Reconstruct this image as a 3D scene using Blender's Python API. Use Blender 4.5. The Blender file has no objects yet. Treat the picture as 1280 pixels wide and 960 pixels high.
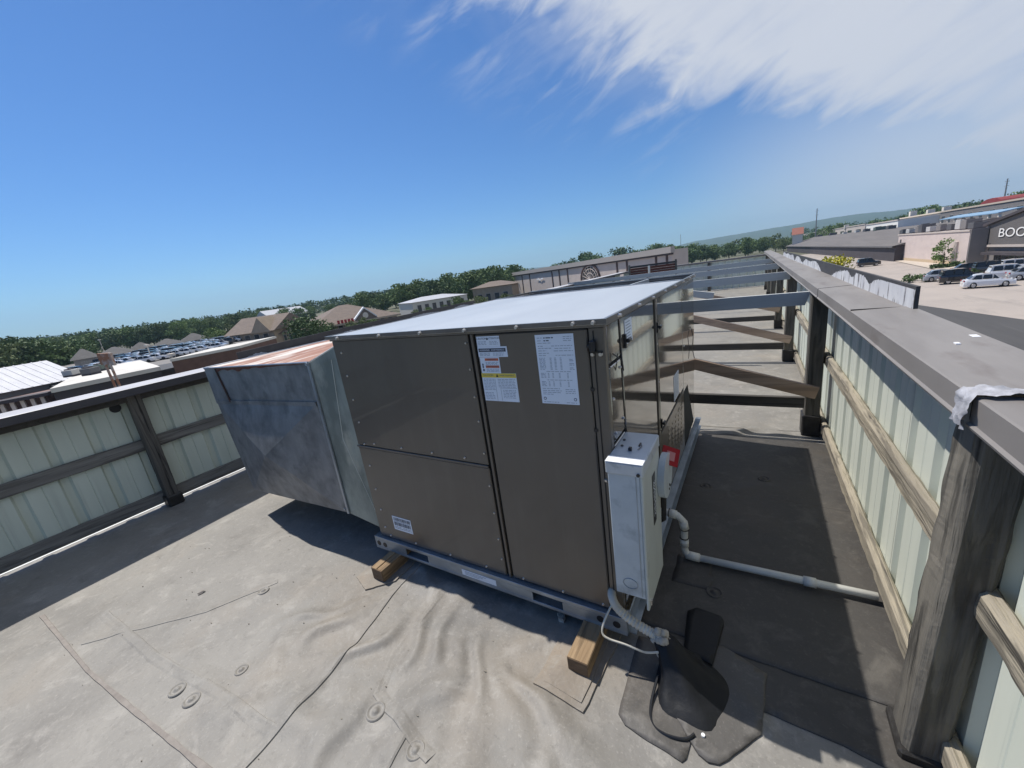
import bpy, bmesh, math, random
import numpy as np
from mathutils import Vector, Matrix, noise as mnoise
random.seed(7)
rnd = random.Random(11)
S = bpy.context.scene
COL = S.collection
PI = math.pi

# ------------------------------------------------------------------ camera
YAW, PITCH, ROLL = -0.57367, 0.26423, -0.13909
CAM = np.array([1.8791, -1.2454, 1.5229]); FPX = 491.93          # focal length for a 1280 px wide frame
_f = np.array([math.sin(YAW)*math.cos(PITCH), math.cos(YAW)*math.cos(PITCH), -math.sin(PITCH)])
_r = np.array([math.cos(YAW), -math.sin(YAW), 0.]); _u = np.cross(_r, _f)
CR = _r*math.cos(ROLL)+_u*math.sin(ROLL); CU = -_r*math.sin(ROLL)+_u*math.cos(ROLL); CF = _f
cd = bpy.data.cameras.new('camera'); cd.sensor_width = 36; cd.lens = FPX*36/1280
cd.clip_start = 0.02; cd.clip_end = 40000
cam = bpy.data.objects.new('camera', cd); COL.objects.link(cam)
cam.matrix_world = Matrix([[CR[0], CU[0], -CF[0], CAM[0]], [CR[1], CU[1], -CF[1], CAM[1]], [CR[2], CU[2], -CF[2], CAM[2]], [0, 0, 0, 1]])
S.camera = cam
def ray(u, v): return CF+CR*(u-640)/FPX-CU*(v-480)/FPX
def at(u, v, z):                       # surveyed point: where the line of sight meets height z
    d = ray(u, v); return CAM+d*(z-CAM[2])/d[2]
def atd(u, v, D):                      # point at horizontal distance D
    d = ray(u, v); return CAM+d*(D/math.hypot(d[0], d[1]))
def pix(P):
    d = np.array(P)-CAM; return 640+FPX*(d@CR)/(d@CF), 480-FPX*(d@CU)/(d@CF)
def zdrop(P, dv):                      # height over ground point P that lies dv pixel rows below the horizon
    u, _ = pix((P[0], P[1], CAM[2])); v0 = pix((P[0], P[1], CAM[2]))[1]; return ztop(P, u, v0+dv)
def ztop(P, u, v):                     # height over ground point P seen at pixel row v
    d = ray(u, v); return CAM[2]+d[2]*math.hypot(P[0]-CAM[0], P[1]-CAM[1])/math.hypot(d[0], d[1])

# ------------------------------------------------------------------ light
SUN = Vector((-0.565, 0.07, 1.0)).normalized()
SUN_EL = math.asin(SUN.z); SUN_AZ = math.atan2(SUN.x, SUN.y)
W = bpy.data.worlds.new('World'); S.world = W; W.use_nodes = True
nt = W.node_tree; N = nt.nodes; L = nt.links
for n in list(N): N.remove(n)
def nd(t, **k):
    n = N.new(t)
    for a, b in k.items(): setattr(n, a, b)
    return n
def mth(op, a, b=None, c=None, clamp=False):
    n = N.new('ShaderNodeMath'); n.operation = op; n.use_clamp = clamp
    for i, x in enumerate((a, b, c)):
        if x is None: continue
        if isinstance(x, (int, float)): n.inputs[i].default_value = x
        else: L.new(x, n.inputs[i])
    return n.outputs[0]
def sstep(x, lo, hi):
    n = N.new('ShaderNodeMapRange'); n.interpolation_type = 'SMOOTHSTEP'
    L.new(x, n.inputs[0]); n.inputs[1].default_value = lo; n.inputs[2].default_value = hi
    n.inputs[3].default_value = 0; n.inputs[4].default_value = 1; return n.outputs[0]
SKY_STRENGTH = 0.085
sky = nd('ShaderNodeTexSky'); sky.sky_type = 'NISHITA'; sky.sun_disc = False
sky.sun_elevation = SUN_EL; sky.sun_rotation = SUN_AZ; sky.altitude = 300; sky.air_density = 1.0; sky.dust_density = 0.3; sky.ozone_density = 1.0
tc = nd('ShaderNodeTexCoord'); sp = nd('ShaderNodeSeparateXYZ'); L.new(tc.outputs['Generated'], sp.inputs[0])
azd = mth('MULTIPLY', mth('ARCTAN2', sp.outputs[0], sp.outputs[1]), 180/PI)
eld = mth('MULTIPLY', mth('ARCSINE', sp.outputs[2]), 180/PI)
sheet = mth('SUBTRACT', mth('ADD', eld, mth('MULTIPLY', azd, 0.54)), 13.2)          # degrees beyond the edge of the cirrus sheet
def skynoise(sa, se, rot, scale, detail, rough, seed):
    c, s_ = math.cos(rot), math.sin(rot)
    a = mth('ADD', mth('MULTIPLY', azd, c*sa), mth('MULTIPLY', eld, s_*sa))
    b = mth('ADD', mth('MULTIPLY', azd, -s_*se), mth('MULTIPLY', eld, c*se))
    cx = nd('ShaderNodeCombineXYZ'); L.new(a, cx.inputs[0]); L.new(b, cx.inputs[1]); cx.inputs[2].default_value = seed
    n = nd('ShaderNodeTexNoise'); n.inputs['Scale'].default_value = scale; n.inputs['Detail'].default_value = detail
    n.inputs['Roughness'].default_value = rough; n.inputs['Distortion'].default_value = 0.6
    L.new(cx.outputs[0], n.inputs[0]); return n.outputs[0]
n1 = skynoise(.5, 1.6, .42, 0.16, 6, .6, 3.1)
n2 = skynoise(.30, 1.5, .36, 0.26, 7, .58, 9.7)
n3 = skynoise(.7, .9, .3, 0.07, 4, .55, 21.3)
edge = mth('ADD', sheet, mth('MULTIPLY', mth('SUBTRACT', n1, .5), 15))
core = sstep(edge, -2.5, 5.0)
mott = mth('MULTIPLY_ADD', n2, .5, mth('MULTIPLY', n3, .75))
core = mth('MULTIPLY', core, sstep(mott, .0, .70))
wband = mth('MULTIPLY', sstep(sheet, -13.0, -2.0), sstep(eld, 6.5, 10.0))
wis = mth('MULTIPLY', mth('MULTIPLY', wband, sstep(n2, .40, .82)), sstep(n1, .36, .66))
veil = mth('MULTIPLY', mth('MULTIPLY', sstep(sheet, -10.0, 3.0), sstep(eld, 11.0, 22.0)), mth('MULTIPLY_ADD', sstep(n3, .35, .65), .22, mth('MULTIPLY', sstep(n2, .40, .75), .25)))
cloud = mth('MAXIMUM', mth('MAXIMUM', mth('MULTIPLY', core, 1.0), veil), mth('MULTIPLY', wis, .85))
hz = mth('MULTIPLY', sstep(azd, -14.0, 14.0), mth('SUBTRACT', 1.0, sstep(eld, 3.0, 20.0)))   # the sheet thickens towards the horizon
cloud = mth('MAXIMUM', cloud, mth('MULTIPLY', hz, .82))
cloud = mth('MULTIPLY', cloud, mth('SUBTRACT', 1.0, sstep(azd, 70.0, 150.0)))
mx = nd('ShaderNodeMix', data_type='RGBA'); L.new(cloud, mx.inputs['Factor']); hs = nd('ShaderNodeHueSaturation'); hs.inputs['Saturation'].default_value = 1.16; L.new(sky.outputs[0], hs.inputs['Color']); tn = nd('ShaderNodeMix', data_type='RGBA', blend_type='MULTIPLY'); tn.inputs['Factor'].default_value = 1; L.new(hs.outputs[0], tn.inputs['A']); tn.inputs['B'].default_value = (.62, .96, 1.36, 1); L.new(tn.outputs['Result'], mx.inputs['A'])
CLOUD = 8.0
mx.inputs['B'].default_value = (CLOUD*.93, CLOUD*.98, CLOUD*1.10, 1)
bg = nd('ShaderNodeBackground'); bg.inputs[1].default_value = SKY_STRENGTH; L.new(mx.outputs['Result'], bg.inputs[0])
wo = nd('ShaderNodeOutputWorld'); L.new(bg.outputs[0], wo.inputs[0])
sl = bpy.data.lights.new('sun', 'SUN'); sl.energy = 5.0; sl.angle = math.radians(.53); sl.color = (1, .955, .89)
sun = bpy.data.objects.new('sun', sl); COL.objects.link(sun); sun.rotation_euler = SUN.to_track_quat('Z', 'Y').to_euler()
S.view_settings.view_transform = 'Standard'; S.view_settings.look = 'None'; S.view_settings.gamma = 1; S.view_settings.exposure = 0.0
S.render.engine = 'CYCLES'; S.cycles.max_bounces = 8; S.cycles.volume_bounces = 0

# ------------------------------------------------------------------ materials
MATS = {}
def M(name, c1, c2=None, scale=6, stretch=(1, 1, 1), lo=.35, hi=.65, c3=None, scale3=1.6, lo3=.55, hi3=.72, st3=(1, 1, 1), rough=.6, metal=0,
      bump=0, bscale=60, bst=None, coat=0, ior=None, spec=None, detail=7, rnd_amt=0, space='pos', bdist=.01, trans=0):
    if name in MATS: return MATS[name]
    m = bpy.data.materials.new(name); m.use_nodes = True; t = m.node_tree; B = t.nodes['Principled BSDF']; MATS[name] = m
    B.inputs['Roughness'].default_value = rough; B.inputs['Metallic'].default_value = metal; B.inputs['Coat Weight'].default_value = coat
    B.inputs['Coat Roughness'].default_value = .04
    if ior: B.inputs['IOR'].default_value = ior
    if spec is not None: B.inputs['Specular IOR Level'].default_value = spec
    if space == 'pos': src = t.nodes.new('ShaderNodeNewGeometry').outputs['Position']
    else: src = t.nodes.new('ShaderNodeTexCoord').outputs['Object']
    def nz(sc, st, de):
        mp = t.nodes.new('ShaderNodeMapping'); mp.inputs['Scale'].default_value = st; t.links.new(src, mp.inputs[0])
        n = t.nodes.new('ShaderNodeTexNoise'); n.inputs['Scale'].default_value = sc; n.inputs['Detail'].default_value = de; n.inputs['Roughness'].default_value = .6
        t.links.new(mp.outputs[0], n.inputs[0]); return n.outputs[0]
    def rng(x, a, b):
        r = t.nodes.new('ShaderNodeMapRange'); t.links.new(x, r.inputs[0]); r.inputs[1].default_value = a; r.inputs[2].default_value = b; return r.outputs[0]
    def mix(f, a, b, op='MIX'):
        q = t.nodes.new('ShaderNodeMix'); q.data_type = 'RGBA'; q.blend_type = op
        if isinstance(f, float): q.inputs['Factor'].default_value = f
        else: t.links.new(f, q.inputs['Factor'])
        for k, x in (('A', a), ('B', b)):
            if isinstance(x, tuple): q.inputs[k].default_value = (*x, 1)
            else: t.links.new(x, q.inputs[k])
        return q.outputs['Result']
    col = c1
    if c2: col = mix(rng(nz(scale, stretch, detail), lo, hi), c1, c2)
    if c3: col = mix(rng(nz(scale3, st3, 6), lo3, hi3), col, c3)
    if rnd_amt:
        oi = t.nodes.new('ShaderNodeObjectInfo'); hs = t.nodes.new('ShaderNodeHueSaturation')
        r1 = t.nodes.new('ShaderNodeMapRange'); t.links.new(oi.outputs['Random'], r1.inputs[0]); r1.inputs[3].default_value = 1-rnd_amt; r1.inputs[4].default_value = 1+rnd_amt
        t.links.new(r1.outputs[0], hs.inputs['Value'])
        if isinstance(col, tuple): hs.inputs['Color'].default_value = (*col, 1)
        else: t.links.new(col, hs.inputs['Color'])
        col = hs.outputs[0]
    if isinstance(col, tuple): B.inputs['Base Color'].default_value = (*col, 1)
    else: t.links.new(col, B.inputs['Base Color'])
    if bump:
        b = t.nodes.new('ShaderNodeBump'); b.inputs['Strength'].default_value = bump; b.inputs['Distance'].default_value = bdist
        t.links.new(nz(bscale, bst or stretch, 5), b.inputs['Height']); t.links.new(b.outputs[0], B.inputs['Normal'])
    return m
def wood(name, axis, a, b, c=None, bump=.7, rough=.8, sc=9, crack=.55):
    st = {'x': (.10, 1.6, 1.6), 'y': (1.6, .10, 1.6), 'z': (1.6, 1.6, .10)}[axis]
    m = M(name, a, b, scale=sc, stretch=st, lo=.30, hi=.70, c3=c, scale3=5, st3=tuple(.5*s for s in st), lo3=.50, hi3=.66, bump=bump, bscale=26, bst=st, rough=rough, bdist=.012)
    t = m.node_tree; B = t.nodes['Principled BSDF']; src = B.inputs['Base Color'].links[0].from_socket; geo = t.nodes.new('ShaderNodeNewGeometry').outputs['Position']
    def layer(src, colr, scale, stt, dist, lo, hi, amt):
        mp = t.nodes.new('ShaderNodeMapping'); mp.inputs['Scale'].default_value = stt; t.links.new(geo, mp.inputs[0])
        n = t.nodes.new('ShaderNodeTexNoise'); n.inputs['Scale'].default_value = scale; n.inputs['Detail'].default_value = 4; n.inputs['Distortion'].default_value = dist; t.links.new(mp.outputs[0], n.inputs[0])
        r = t.nodes.new('ShaderNodeMapRange'); t.links.new(n.outputs[0], r.inputs[0]); r.inputs[1].default_value = lo; r.inputs[2].default_value = hi; r.inputs[4].default_value = amt
        q = t.nodes.new('ShaderNodeMix'); q.data_type = 'RGBA'; t.links.new(r.outputs[0], q.inputs['Factor']); t.links.new(src, q.inputs['A']); q.inputs['B'].default_value = (*colr, 1); return q.outputs['Result'], n.outputs[0]
    s, _ = layer(src, tuple(x*.45 for x in b), 13, tuple(x*1.0 for x in st), 1.8, .52, .64, crack)            # dark growth rings
    s, k = layer(s, tuple(x*.22 for x in b), 34, tuple(x*(.5 if x < 1 else 1) for x in st), .4, .63, .70, crack*1.3)    # drying checks
    t.links.new(s, B.inputs['Base Color']); return m

m_brown = M('brown_paint', (.106, .089, .070), (.120, .101, .080), scale=2.2, c3=(.130, .111, .089), scale3=6, st3=(2.2, 1, .35), lo3=.50, hi3=.80, rough=.33, coat=.3, bump=.10, bscale=3.2, bdist=.008, spec=.5)
m_brown_gl = M('brown_film_gloss', (.10, .086, .070), (.085, .074, .062), scale=2, rough=.09, coat=1.0, ior=2.6, bump=.16, bscale=3.2, bst=(1, .5, 1.3), bdist=.008, detail=2)
m_dark = M('dark_gap', (.012, .011, .010), rough=.7)
m_lid = M('white_lid_paint', (.50, .515, .525), (.41, .425, .44), scale=2.5, stretch=(1, .25, 1), c3=(.55, .50, .43), scale3=3, st3=(.25, 1.2, 1), lo3=.60, hi3=.85, rough=.34, bump=.05, bscale=5)
m_trim = M('brown_trim', (.17, .15, .13), (.12, .105, .09), scale=8, rough=.35, coat=.3)
m_galv = M('galvanised_steel', (.33, .36, .40), (.42, .46, .50), scale=9, c3=(.24, .26, .29), scale3=2.2, lo3=.5, hi3=.75, rough=.42, metal=.75, bump=.08, bscale=12)
m_rail = M('galvanised_rail', (.36, .41, .46), (.26, .30, .34), scale=7, stretch=(1, 1, 2), rough=.38, metal=.7, bump=.1, bscale=25)
m_duct = M('weathered_galvanised', (.195, .20, .205), (.29, .295, .295), scale=13, stretch=(1, 1, .55), lo=.34, hi=.70, c3=(.145, .15, .155), scale3=8, lo3=.46, hi3=.66, rough=.5, metal=.35, bump=.35, bscale=11)
m_duct2 = M('weathered_side_reflections', (.33, .37, .345), (.17, .20, .19), scale=5, stretch=(1, 1, .4), lo=.38, hi=.58, c3=(.50, .50, .43), scale3=3.2, st3=(1, 1, .45), lo3=.52, hi3=.66, rough=.45, metal=.4, bump=.1, bscale=6)  # weathered steel with light and dark reflection streaks painted into the colour
m_rust = M('rusted_sheet', (.25, .10, .056), (.34, .18, .12), scale=7, stretch=(1, .35, 1), c3=(.62, .56, .50), scale3=2.1, st3=(1.7, .55, 1), lo3=.50, hi3=.60, rough=.7, metal=.1, bump=.15, bscale=30)
m_rustd = M('rust_run', (.10, .035, .02), (.18, .06, .03), scale=18, rough=.8)
m_screw = M('screw_metal', (.55, .53, .50), rough=.35, metal=.8)
m_box = M('grey_enamel', (.47, .52, .55), (.38, .43, .46), scale=6, lo=.45, hi=.8, c3=(.27, .31, .34), scale3=9, lo3=.56, hi3=.74, rough=.45, coat=.15, bump=.04, bscale=30)
m_boxtop = M('grey_enamel_top', (.42, .47, .52), (.52, .56, .60), scale=12, stretch=(1, .5, 1), c3=(.30, .34, .38), scale3=14, lo3=.58, hi3=.7, rough=.4, metal=.3)
m_white = M('white_edge', (.80, .80, .80), rough=.5)
m_label = M('label_white', (.72, .77, .84), rough=.4)
m_ink = M('label_ink', (.10, .12, .15), rough=.6)
m_ink2 = M('label_ink_light', (.36, .40, .45), rough=.6)
m_yel = M('label_yellow', (.72, .55, .08), rough=.5)
m_org = M('label_orange', (.55, .14, .06), rough=.5)
m_navy = M('label_navy', (.035, .045, .07), rough=.5)
m_black = M('black_plastic', (.012, .013, .016), rough=.35)
m_red = M('red_plastic', (.36, .013, .017), rough=.35)
m_pvc = M('white_pvc', (.66, .66, .62), (.56, .55, .50), scale=6, lo=.5, hi=.8, rough=.35)
m_flex = M('flex_conduit', (.62, .60, .53), (.46, .43, .36), scale=14, rough=.5)
m_putty = M('foam_sealant', (.55, .52, .46), (.36, .33, .28), scale=30, rough=.9, bump=.6, bscale=60)
m_rubber = M('black_rubber', (.009, .010, .012), (.014, .015, .017), scale=7, rough=.55, bump=.35, bscale=14, spec=.3)
m_tar = M('tar_flashing', (.012, .011, .011), (.03, .028, .026), scale=14, rough=.5, bump=.5, bscale=25)
m_sleeper = wood('treated_sleeper', 'y', (.38, .265, .15), (.21, .135, .07), (.11, .07, .04), bump=.7, sc=13)
m_endgrain = M('sleeper_endgrain', (.12, .075, .042), (.20, .13, .075), scale=14, stretch=(1, 1, 3), bump=.4, bscale=40, rough=.85)
m_post = wood('weathered_post', 'z', (.150, .139, .120), (.072, .067, .058), (.21, .19, .155), bump=1.0, sc=8, crack=.75)
m_purl = wood('weathered_purlin', 'y', (.36, .315, .235), (.27, .24, .19), (.19, .17, .14), bump=1.0, sc=11, crack=.85)
m_purlg = wood('grey_purlin', 'y', (.24, .235, .215), (.13, .125, .115), None, bump=1.0, sc=14)
m_beam = wood('grey_painted_beam', 'x', (.43, .44, .43), (.49, .50, .49), (.37, .38, .37), bump=.15, sc=5, crack=.12)
m_new = wood('new_lumber', 'x', (.46, .33, .235), (.52, .385, .285), (.34, .23, .15), bump=.2)
m_dkbd = wood('dark_board', 'x', (.05, .046, .042), (.085, .078, .068), None, bump=.4)
m_side = M('pale_siding_sunlit', (.64, .67, .585), (.57, .605, .53), scale=2, stretch=(1, 3, .3), c3=(.40, .44, .39), scale3=3, st3=(1, 6, .25), lo3=.58, hi3=.8, rough=.5, bump=.03, bscale=10)  # siding colour lightened for the sunlit right fence
m_sidel = M('sage_siding_shaded', (.58, .635, .545), (.51, .565, .485), scale=2, stretch=(1, 3, .3), c3=(.42, .46, .40), scale3=3, st3=(1, 6, .25), lo3=.58, hi3=.8, rough=.5, bump=.03, bscale=10)  # same siding, greener and darkened for the shaded left fence
m_cop = M('brown_coping', (.235, .218, .205), (.185, .170, .160), scale=3, stretch=(3, .6, 1), c3=(.12, .095, .085), scale3=6, st3=(1.2, .45, 1), lo3=.58, hi3=.80, rough=.55, bump=.05, bscale=30)
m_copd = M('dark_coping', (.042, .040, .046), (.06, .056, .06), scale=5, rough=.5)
m_coptop = M('sunlit_coping_top', (.50, .49, .50), (.40, .385, .39), scale=4, stretch=(1, .4, 1), rough=.5)  # left coping top coloured pale to carry the sunlight on it
m_tape = M('torn_foil_tape', (.52, .52, .55), (.26, .26, .28), scale=30, rough=.5, bump=.3, bscale=60)
def add_lib(): pass

# roof membrane: grey weathered sheet with stains and scuffs that belong to it
def roof_material(name, a, b, tan, dark, pale):
    m = M(name, a, b, scale=1.7, lo=.35, hi=.68, c3=tan, scale3=1.25, lo3=.50, hi3=.74, rough=.62, bump=.5, bscale=15, detail=9, bdist=.008)
    t = m.node_tree; B = t.nodes['Principled BSDF']; lk = B.inputs['Base Color'].links[0]; src = lk.from_socket
    g = t.nodes.new('ShaderNodeNewGeometry').outputs['Position']
    def lay(src, colr, sc, lo, hi, dist, de, amt):
        n = t.nodes.new('ShaderNodeTexNoise'); n.inputs['Scale'].default_value = sc; n.inputs['Detail'].default_value = de; n.inputs['Roughness'].default_value = .68; n.inputs['Distortion'].default_value = dist
        t.links.new(g, n.inputs[0]); r = t.nodes.new('ShaderNodeMapRange'); t.links.new(n.outputs[0], r.inputs[0]); r.inputs[1].default_value = lo; r.inputs[2].default_value = hi; r.inputs[4].default_value = amt
        q = t.nodes.new('ShaderNodeMix'); q.data_type = 'RGBA'; t.links.new(r.outputs[0], q.inputs['Factor']); t.links.new(src, q.inputs['A']); q.inputs['B'].default_value = (*colr, 1); return q.outputs['Result']
    s = lay(src, dark, 2.0, .52, .80, .5, 9, .70); s = lay(s, tan, 1.1, .52, .74, .4, 7, .6)
    s = lay(s, pale, 5.5, .54, .76, .5, 9, .75); s = lay(s, dark, 9, .56, .78, .4, 8, .55)
    s = lay(s, pale, 24, .56, .76, .6, 6, .5); s = lay(s, dark, 46, .58, .78, .3, 4, .55); s = lay(s, pale, 95, .60, .78, .2, 2, .5)
    t.links.new(s, B.inputs['Base Color']); return m
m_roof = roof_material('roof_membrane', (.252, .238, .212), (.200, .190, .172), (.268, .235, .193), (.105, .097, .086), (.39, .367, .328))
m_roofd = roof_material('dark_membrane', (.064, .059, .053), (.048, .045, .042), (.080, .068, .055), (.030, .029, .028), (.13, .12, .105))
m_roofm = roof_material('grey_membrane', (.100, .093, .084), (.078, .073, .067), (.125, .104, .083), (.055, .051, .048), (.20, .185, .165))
m_seam = M('seam_tar', (.19, .165, .145), (.27, .24, .21), scale=20, rough=.7)
m_patch = roof_material('patch_membrane', (.25, .23, .20), (.205, .19, .168), (.29, .235, .175), (.12, .11, .10), (.34, .32, .28))

# ------------------------------------------------------------------ mesh helpers
ORG = {}
def meta(o, label=None, cat=None, group=None, kind=None):
    if label: o['label'] = label
    if cat: o['category'] = cat
    if group: o['group'] = group
    if kind: o['kind'] = kind
    return o
def thing(name, label, cat, loc=(0, 0, 0), group=None):
    o = bpy.data.objects.new(name, None); COL.objects.link(o); o.location = loc; o.empty_display_size = .2
    ORG[o] = Vector(loc); return meta(o, label, cat, group)
class G:
    """collects geometry; build() links it as one mesh object"""
    def __init__(s): s.v = []; s.f = []; s.mi = []; s.m = 0
    def add(s, vs, fs):
        b = len(s.v); s.v += [tuple(map(float, v)) for v in vs]; s.f += [tuple(i+b for i in f) for f in fs]; s.mi += [s.m]*len(fs); return s
    def box(s, x0, x1, y0, y1, z0, z1, b=0):
        if b <= 0:
            return s.add([(x, y, z) for z in (z0, z1) for y in (y0, y1) for x in (x0, x1)], [(0, 2, 3, 1), (4, 5, 7, 6), (0, 1, 5, 4), (2, 6, 7, 3), (0, 4, 6, 2), (1, 3, 7, 5)])
        X = (x0, x1); Y = (y0, y1); Z = (z0, z1); idx = {}; vs = []
        for i in (0, 1):
            for j in (0, 1):
                for k in (0, 1):
                    sx, sy, sz = (1-2*i)*b, (1-2*j)*b, (1-2*k)*b
                    for a, p in (('x', (X[i], Y[j]+sy, Z[k]+sz)), ('y', (X[i]+sx, Y[j], Z[k]+sz)), ('z', (X[i]+sx, Y[j]+sy, Z[k]))):
                        idx[i, j, k, a] = len(vs); vs.append(p)
        fs = []
        q = lambda *a: fs.append(tuple(idx[t] for t in a))
        for i in (0, 1):
            q(*[(i, j, k, 'x') for j, k in ((0, 0), (1, 0), (1, 1), (0, 1))]); q(*[(j, i, k, 'y') for j, k in ((0, 0), (1, 0), (1, 1), (0, 1))]); q(*[(j, k, i, 'z') for j, k in ((0, 0), (1, 0), (1, 1), (0, 1))])
        for i in (0, 1):
            for j in (0, 1):
                q((i, j, 0, 'x'), (i, j, 1, 'x'), (i, j, 1, 'y'), (i, j, 0, 'y')); q((i, 0, j, 'x'), (i, 1, j, 'x'), (i, 1, j, 'z'), (i, 0, j, 'z')); q((0, i, j, 'y'), (1, i, j, 'y'), (1, i, j, 'z'), (0, i, j, 'z'))
                for k in (0, 1): q((i, j, k, 'x'), (i, j, k, 'y'), (i, j, k, 'z'))
        return s.add(vs, fs)
    def quad(s, a, b, c, d): return s.add([a, b, c, d], [(0, 1, 2, 3)])
    def slab(s, pts, n, t):                       # polygon pts extruded by t along n
        n = np.array(n, float); k = len(pts); P = [np.array(p, float) for p in pts]
        return s.add(P+[p+n*t for p in P], [tuple(range(k))[::-1], tuple(range(k, 2*k))]+[(i, (i+1) % k, (i+1) % k+k, i+k) for i in range(k)])
    def tube(s, path, r, n=10, caps=True):
        P = [Vector(p) for p in path]; rr = r if isinstance(r, (list, tuple)) else [r]*len(P); vs = []; fs = []
        up = Vector((0.13, .21, .97))
        for i, p in enumerate(P):
            t = (P[min(i+1, len(P)-1)]-P[max(i-1, 0)]).normalized()
            a = t.cross(up); a = a.normalized() if a.length > 1e-4 else t.orthogonal().normalized(); b = a.cross(t); up = b if b.length > .5 else up
            for k in range(n):
                w = 2*PI*k/n; vs.append(p+(a*math.cos(w)+b*math.sin(w))*rr[i])
        for i in range(len(P)-1):
            for k in range(n): fs.append((i*n+k, i*n+(k+1) % n, (i+1)*n+(k+1) % n, (i+1)*n+k))
        if caps: fs += [tuple(range(n))[::-1], tuple(range((len(P)-1)*n, len(P)*n))]
        return s.add(vs, fs)
    def disc(s, c, n, r, t, k=16, r2=None):       # short cylinder at c along n
        n = Vector(n).normalized(); return s.tube([Vector(c), Vector(c)+n*t], [r, r2 if r2 else r], k)
    def build(s, name, mat, parent=None, smooth=False, kind=None):
        o = ORG.get(parent, Vector((0, 0, 0))) if parent else Vector((0, 0, 0))
        me = bpy.data.meshes.new(name); me.from_pydata([(x-o.x, y-o.y, z-o.z) for x, y, z in s.v], [], s.f)
        for mm in (mat if isinstance(mat, (list, tuple)) else [mat]): me.materials.append(mm)
        if isinstance(mat, (list, tuple)): me.polygons.foreach_set('material_index', s.mi)
        if smooth: me.polygons.foreach_set('use_smooth', [True]*len(s.f))
        me.update()
        ob = bpy.data.objects.new(name, me); COL.objects.link(ob)
        if parent: ob.parent = parent
        ORG[ob] = o
        if kind: ob['kind'] = kind
        return ob
def copy_tree(o, parent=None):
    c = o.copy(); COL.objects.link(c)
    if parent: c.parent = parent
    for ch in list(o.children): copy_tree(ch, c)
    return c
def timber(g, p0, p1, w, h, wdir, seg=.08, rough=.004, seed=0, wane=.006, ends=True):
    """a sawn timber from p0 to p1: rounded section, split and uneven along its length"""
    p0, p1 = Vector(p0), Vector(p1); t = (p1-p0); Ln = t.length; t.normalize(); a = Vector(wdir); a = (a-t*a.dot(t)).normalized(); b = t.cross(a)
    n = max(2, int(Ln/seg)); sec = []
    for sx, sy in ((-1, -1), (1, -1), (1, 1), (-1, 1)):
        nx, ny = {(-1, -1): (1, -1), (1, -1): (1, 1), (1, 1): (-1, 1), (-1, 1): (-1, -1)}[sx, sy]
        cx, cy = sx*w/2, sy*h/2
        sec += [(cx, cy-sy*wane) if sx*sy > 0 else (cx-sx*wane, cy), (cx-sx*wane, cy) if sx*sy > 0 else (cx, cy-sy*wane)]
        mx_, my_ = {(-1, -1): (0, -h/2), (1, -1): (w/2, 0), (1, 1): (0, h/2), (-1, 1): (-w/2, 0)}[sx, sy]
        sec.append((mx_, my_))
    # put the section in angular order
    sec.sort(key=lambda q: math.atan2(q[1]/h, q[0]/w)); k = len(sec); vs = []
    for i in range(n+1):
        c = p0+t*(Ln*i/n)
        for j, (x, y) in enumerate(sec):
            q = mnoise.noise(Vector((x*9+seed*3.7, y*9+seed, Ln*i/n*2.3)))*rough*.35+mnoise.noise(Vector((x*70+seed, y*70, Ln*i/n*19)))*rough*.55-max(0, mnoise.noise(Vector((x*30+seed*2, y*30, Ln*i/n*6)))-.25)*rough*1.6
            d = Vector((x, y, 0)); d = d*(1+q/max(d.length, 1e-3)); vs.append(c+a*d.x+b*d.y)
    fs = [(i*k+j, i*k+(j+1) % k, (i+1)*k+(j+1) % k, (i+1)*k+j) for i in range(n) for j in range(k)]
    if ends: fs += [tuple(range(k))[::-1], tuple(range(n*k, n*k+k))]
    return g.add(vs, fs)

# ------------------------------------------------------------------ the roof we stand on
GZ = -7.5
RIDGES = [((.80, -.20), (.86, -.47), .016, .045), ((.71, -.32), (.90, -.56), .014, .05), ((.78, -.46), (.86, -.76), .02, .05), ((.97, -.28), (1.24, -.58), .015, .055),
          ((.95, -.40), (1.10, -.60), .012, .05), ((1.17, -.36), (1.44, -.48), .016, .04), ((1.30, -.36), (1.55, -.46), .014, .05), ((.26, -.25), (.06, -.62), .014, .05),
          ((.41, -.33), (.35, -.90), .010, .035), ((-.04, -.28), (.0, -.86), .008, .05), ((-1.25, -.97), (-.53, -.95), .007, .05), ((-.55, -.95), (.4, -.86), .008, .05),
          ((.26, -.80), (.58, -.84), .016, .06), ((.28, -.15), (.84, -.02), .010, .05), ((1.04, -.24), (1.18, -.06), .010, .05), ((1.30, -.03), (1.28, -.30), .008, .04),
          ((.5, -.6), (.62, -.95), .016, .055), ((1.05, -.62), (1.2, -.9), .016, .05), ((-1.24, -1.12), (-1.28, -.80), .006, .05), ((1.72, -.28), (1.56, -.22), .010, .03),
          ((1.82, -.05), (1.9, -.18), .008, .03), ((.0, -.62), (.2, -.95), .008, .06), ((-.7, -.7), (-.1, -.4), .005, .08), ((1.5, 2.30), (2.22, 2.36), .028, .035), ((.2, .1), (.55, -.18), .01, .05),
          ((.44, -.30), (.40, -.62), .016, .03), ((.52, -.18), (.62, -.52), .016, .035), ((.66, -.12), (.70, -.40), .014, .035), ((.88, -.18), (.98, -.46), .014, .03), ((1.08, -.30), (1.26, -.44), .013, .03), ((.62, -.62), (.66, -.95), .014, .04), ((.95, -.62), (1.02, -.95), .014, .04), ((1.28, -.46), (1.5, -.72), .016, .045), ((.18, -.22), (-.12, -.62), .010, .03), ((.12, -.30), (.16, -.62), .009, .04), ((1.5, 1.3), (2.2, 1.45), .008, .06), ((1.6, .9), (2.1, 1.0), .007, .07)]
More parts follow.
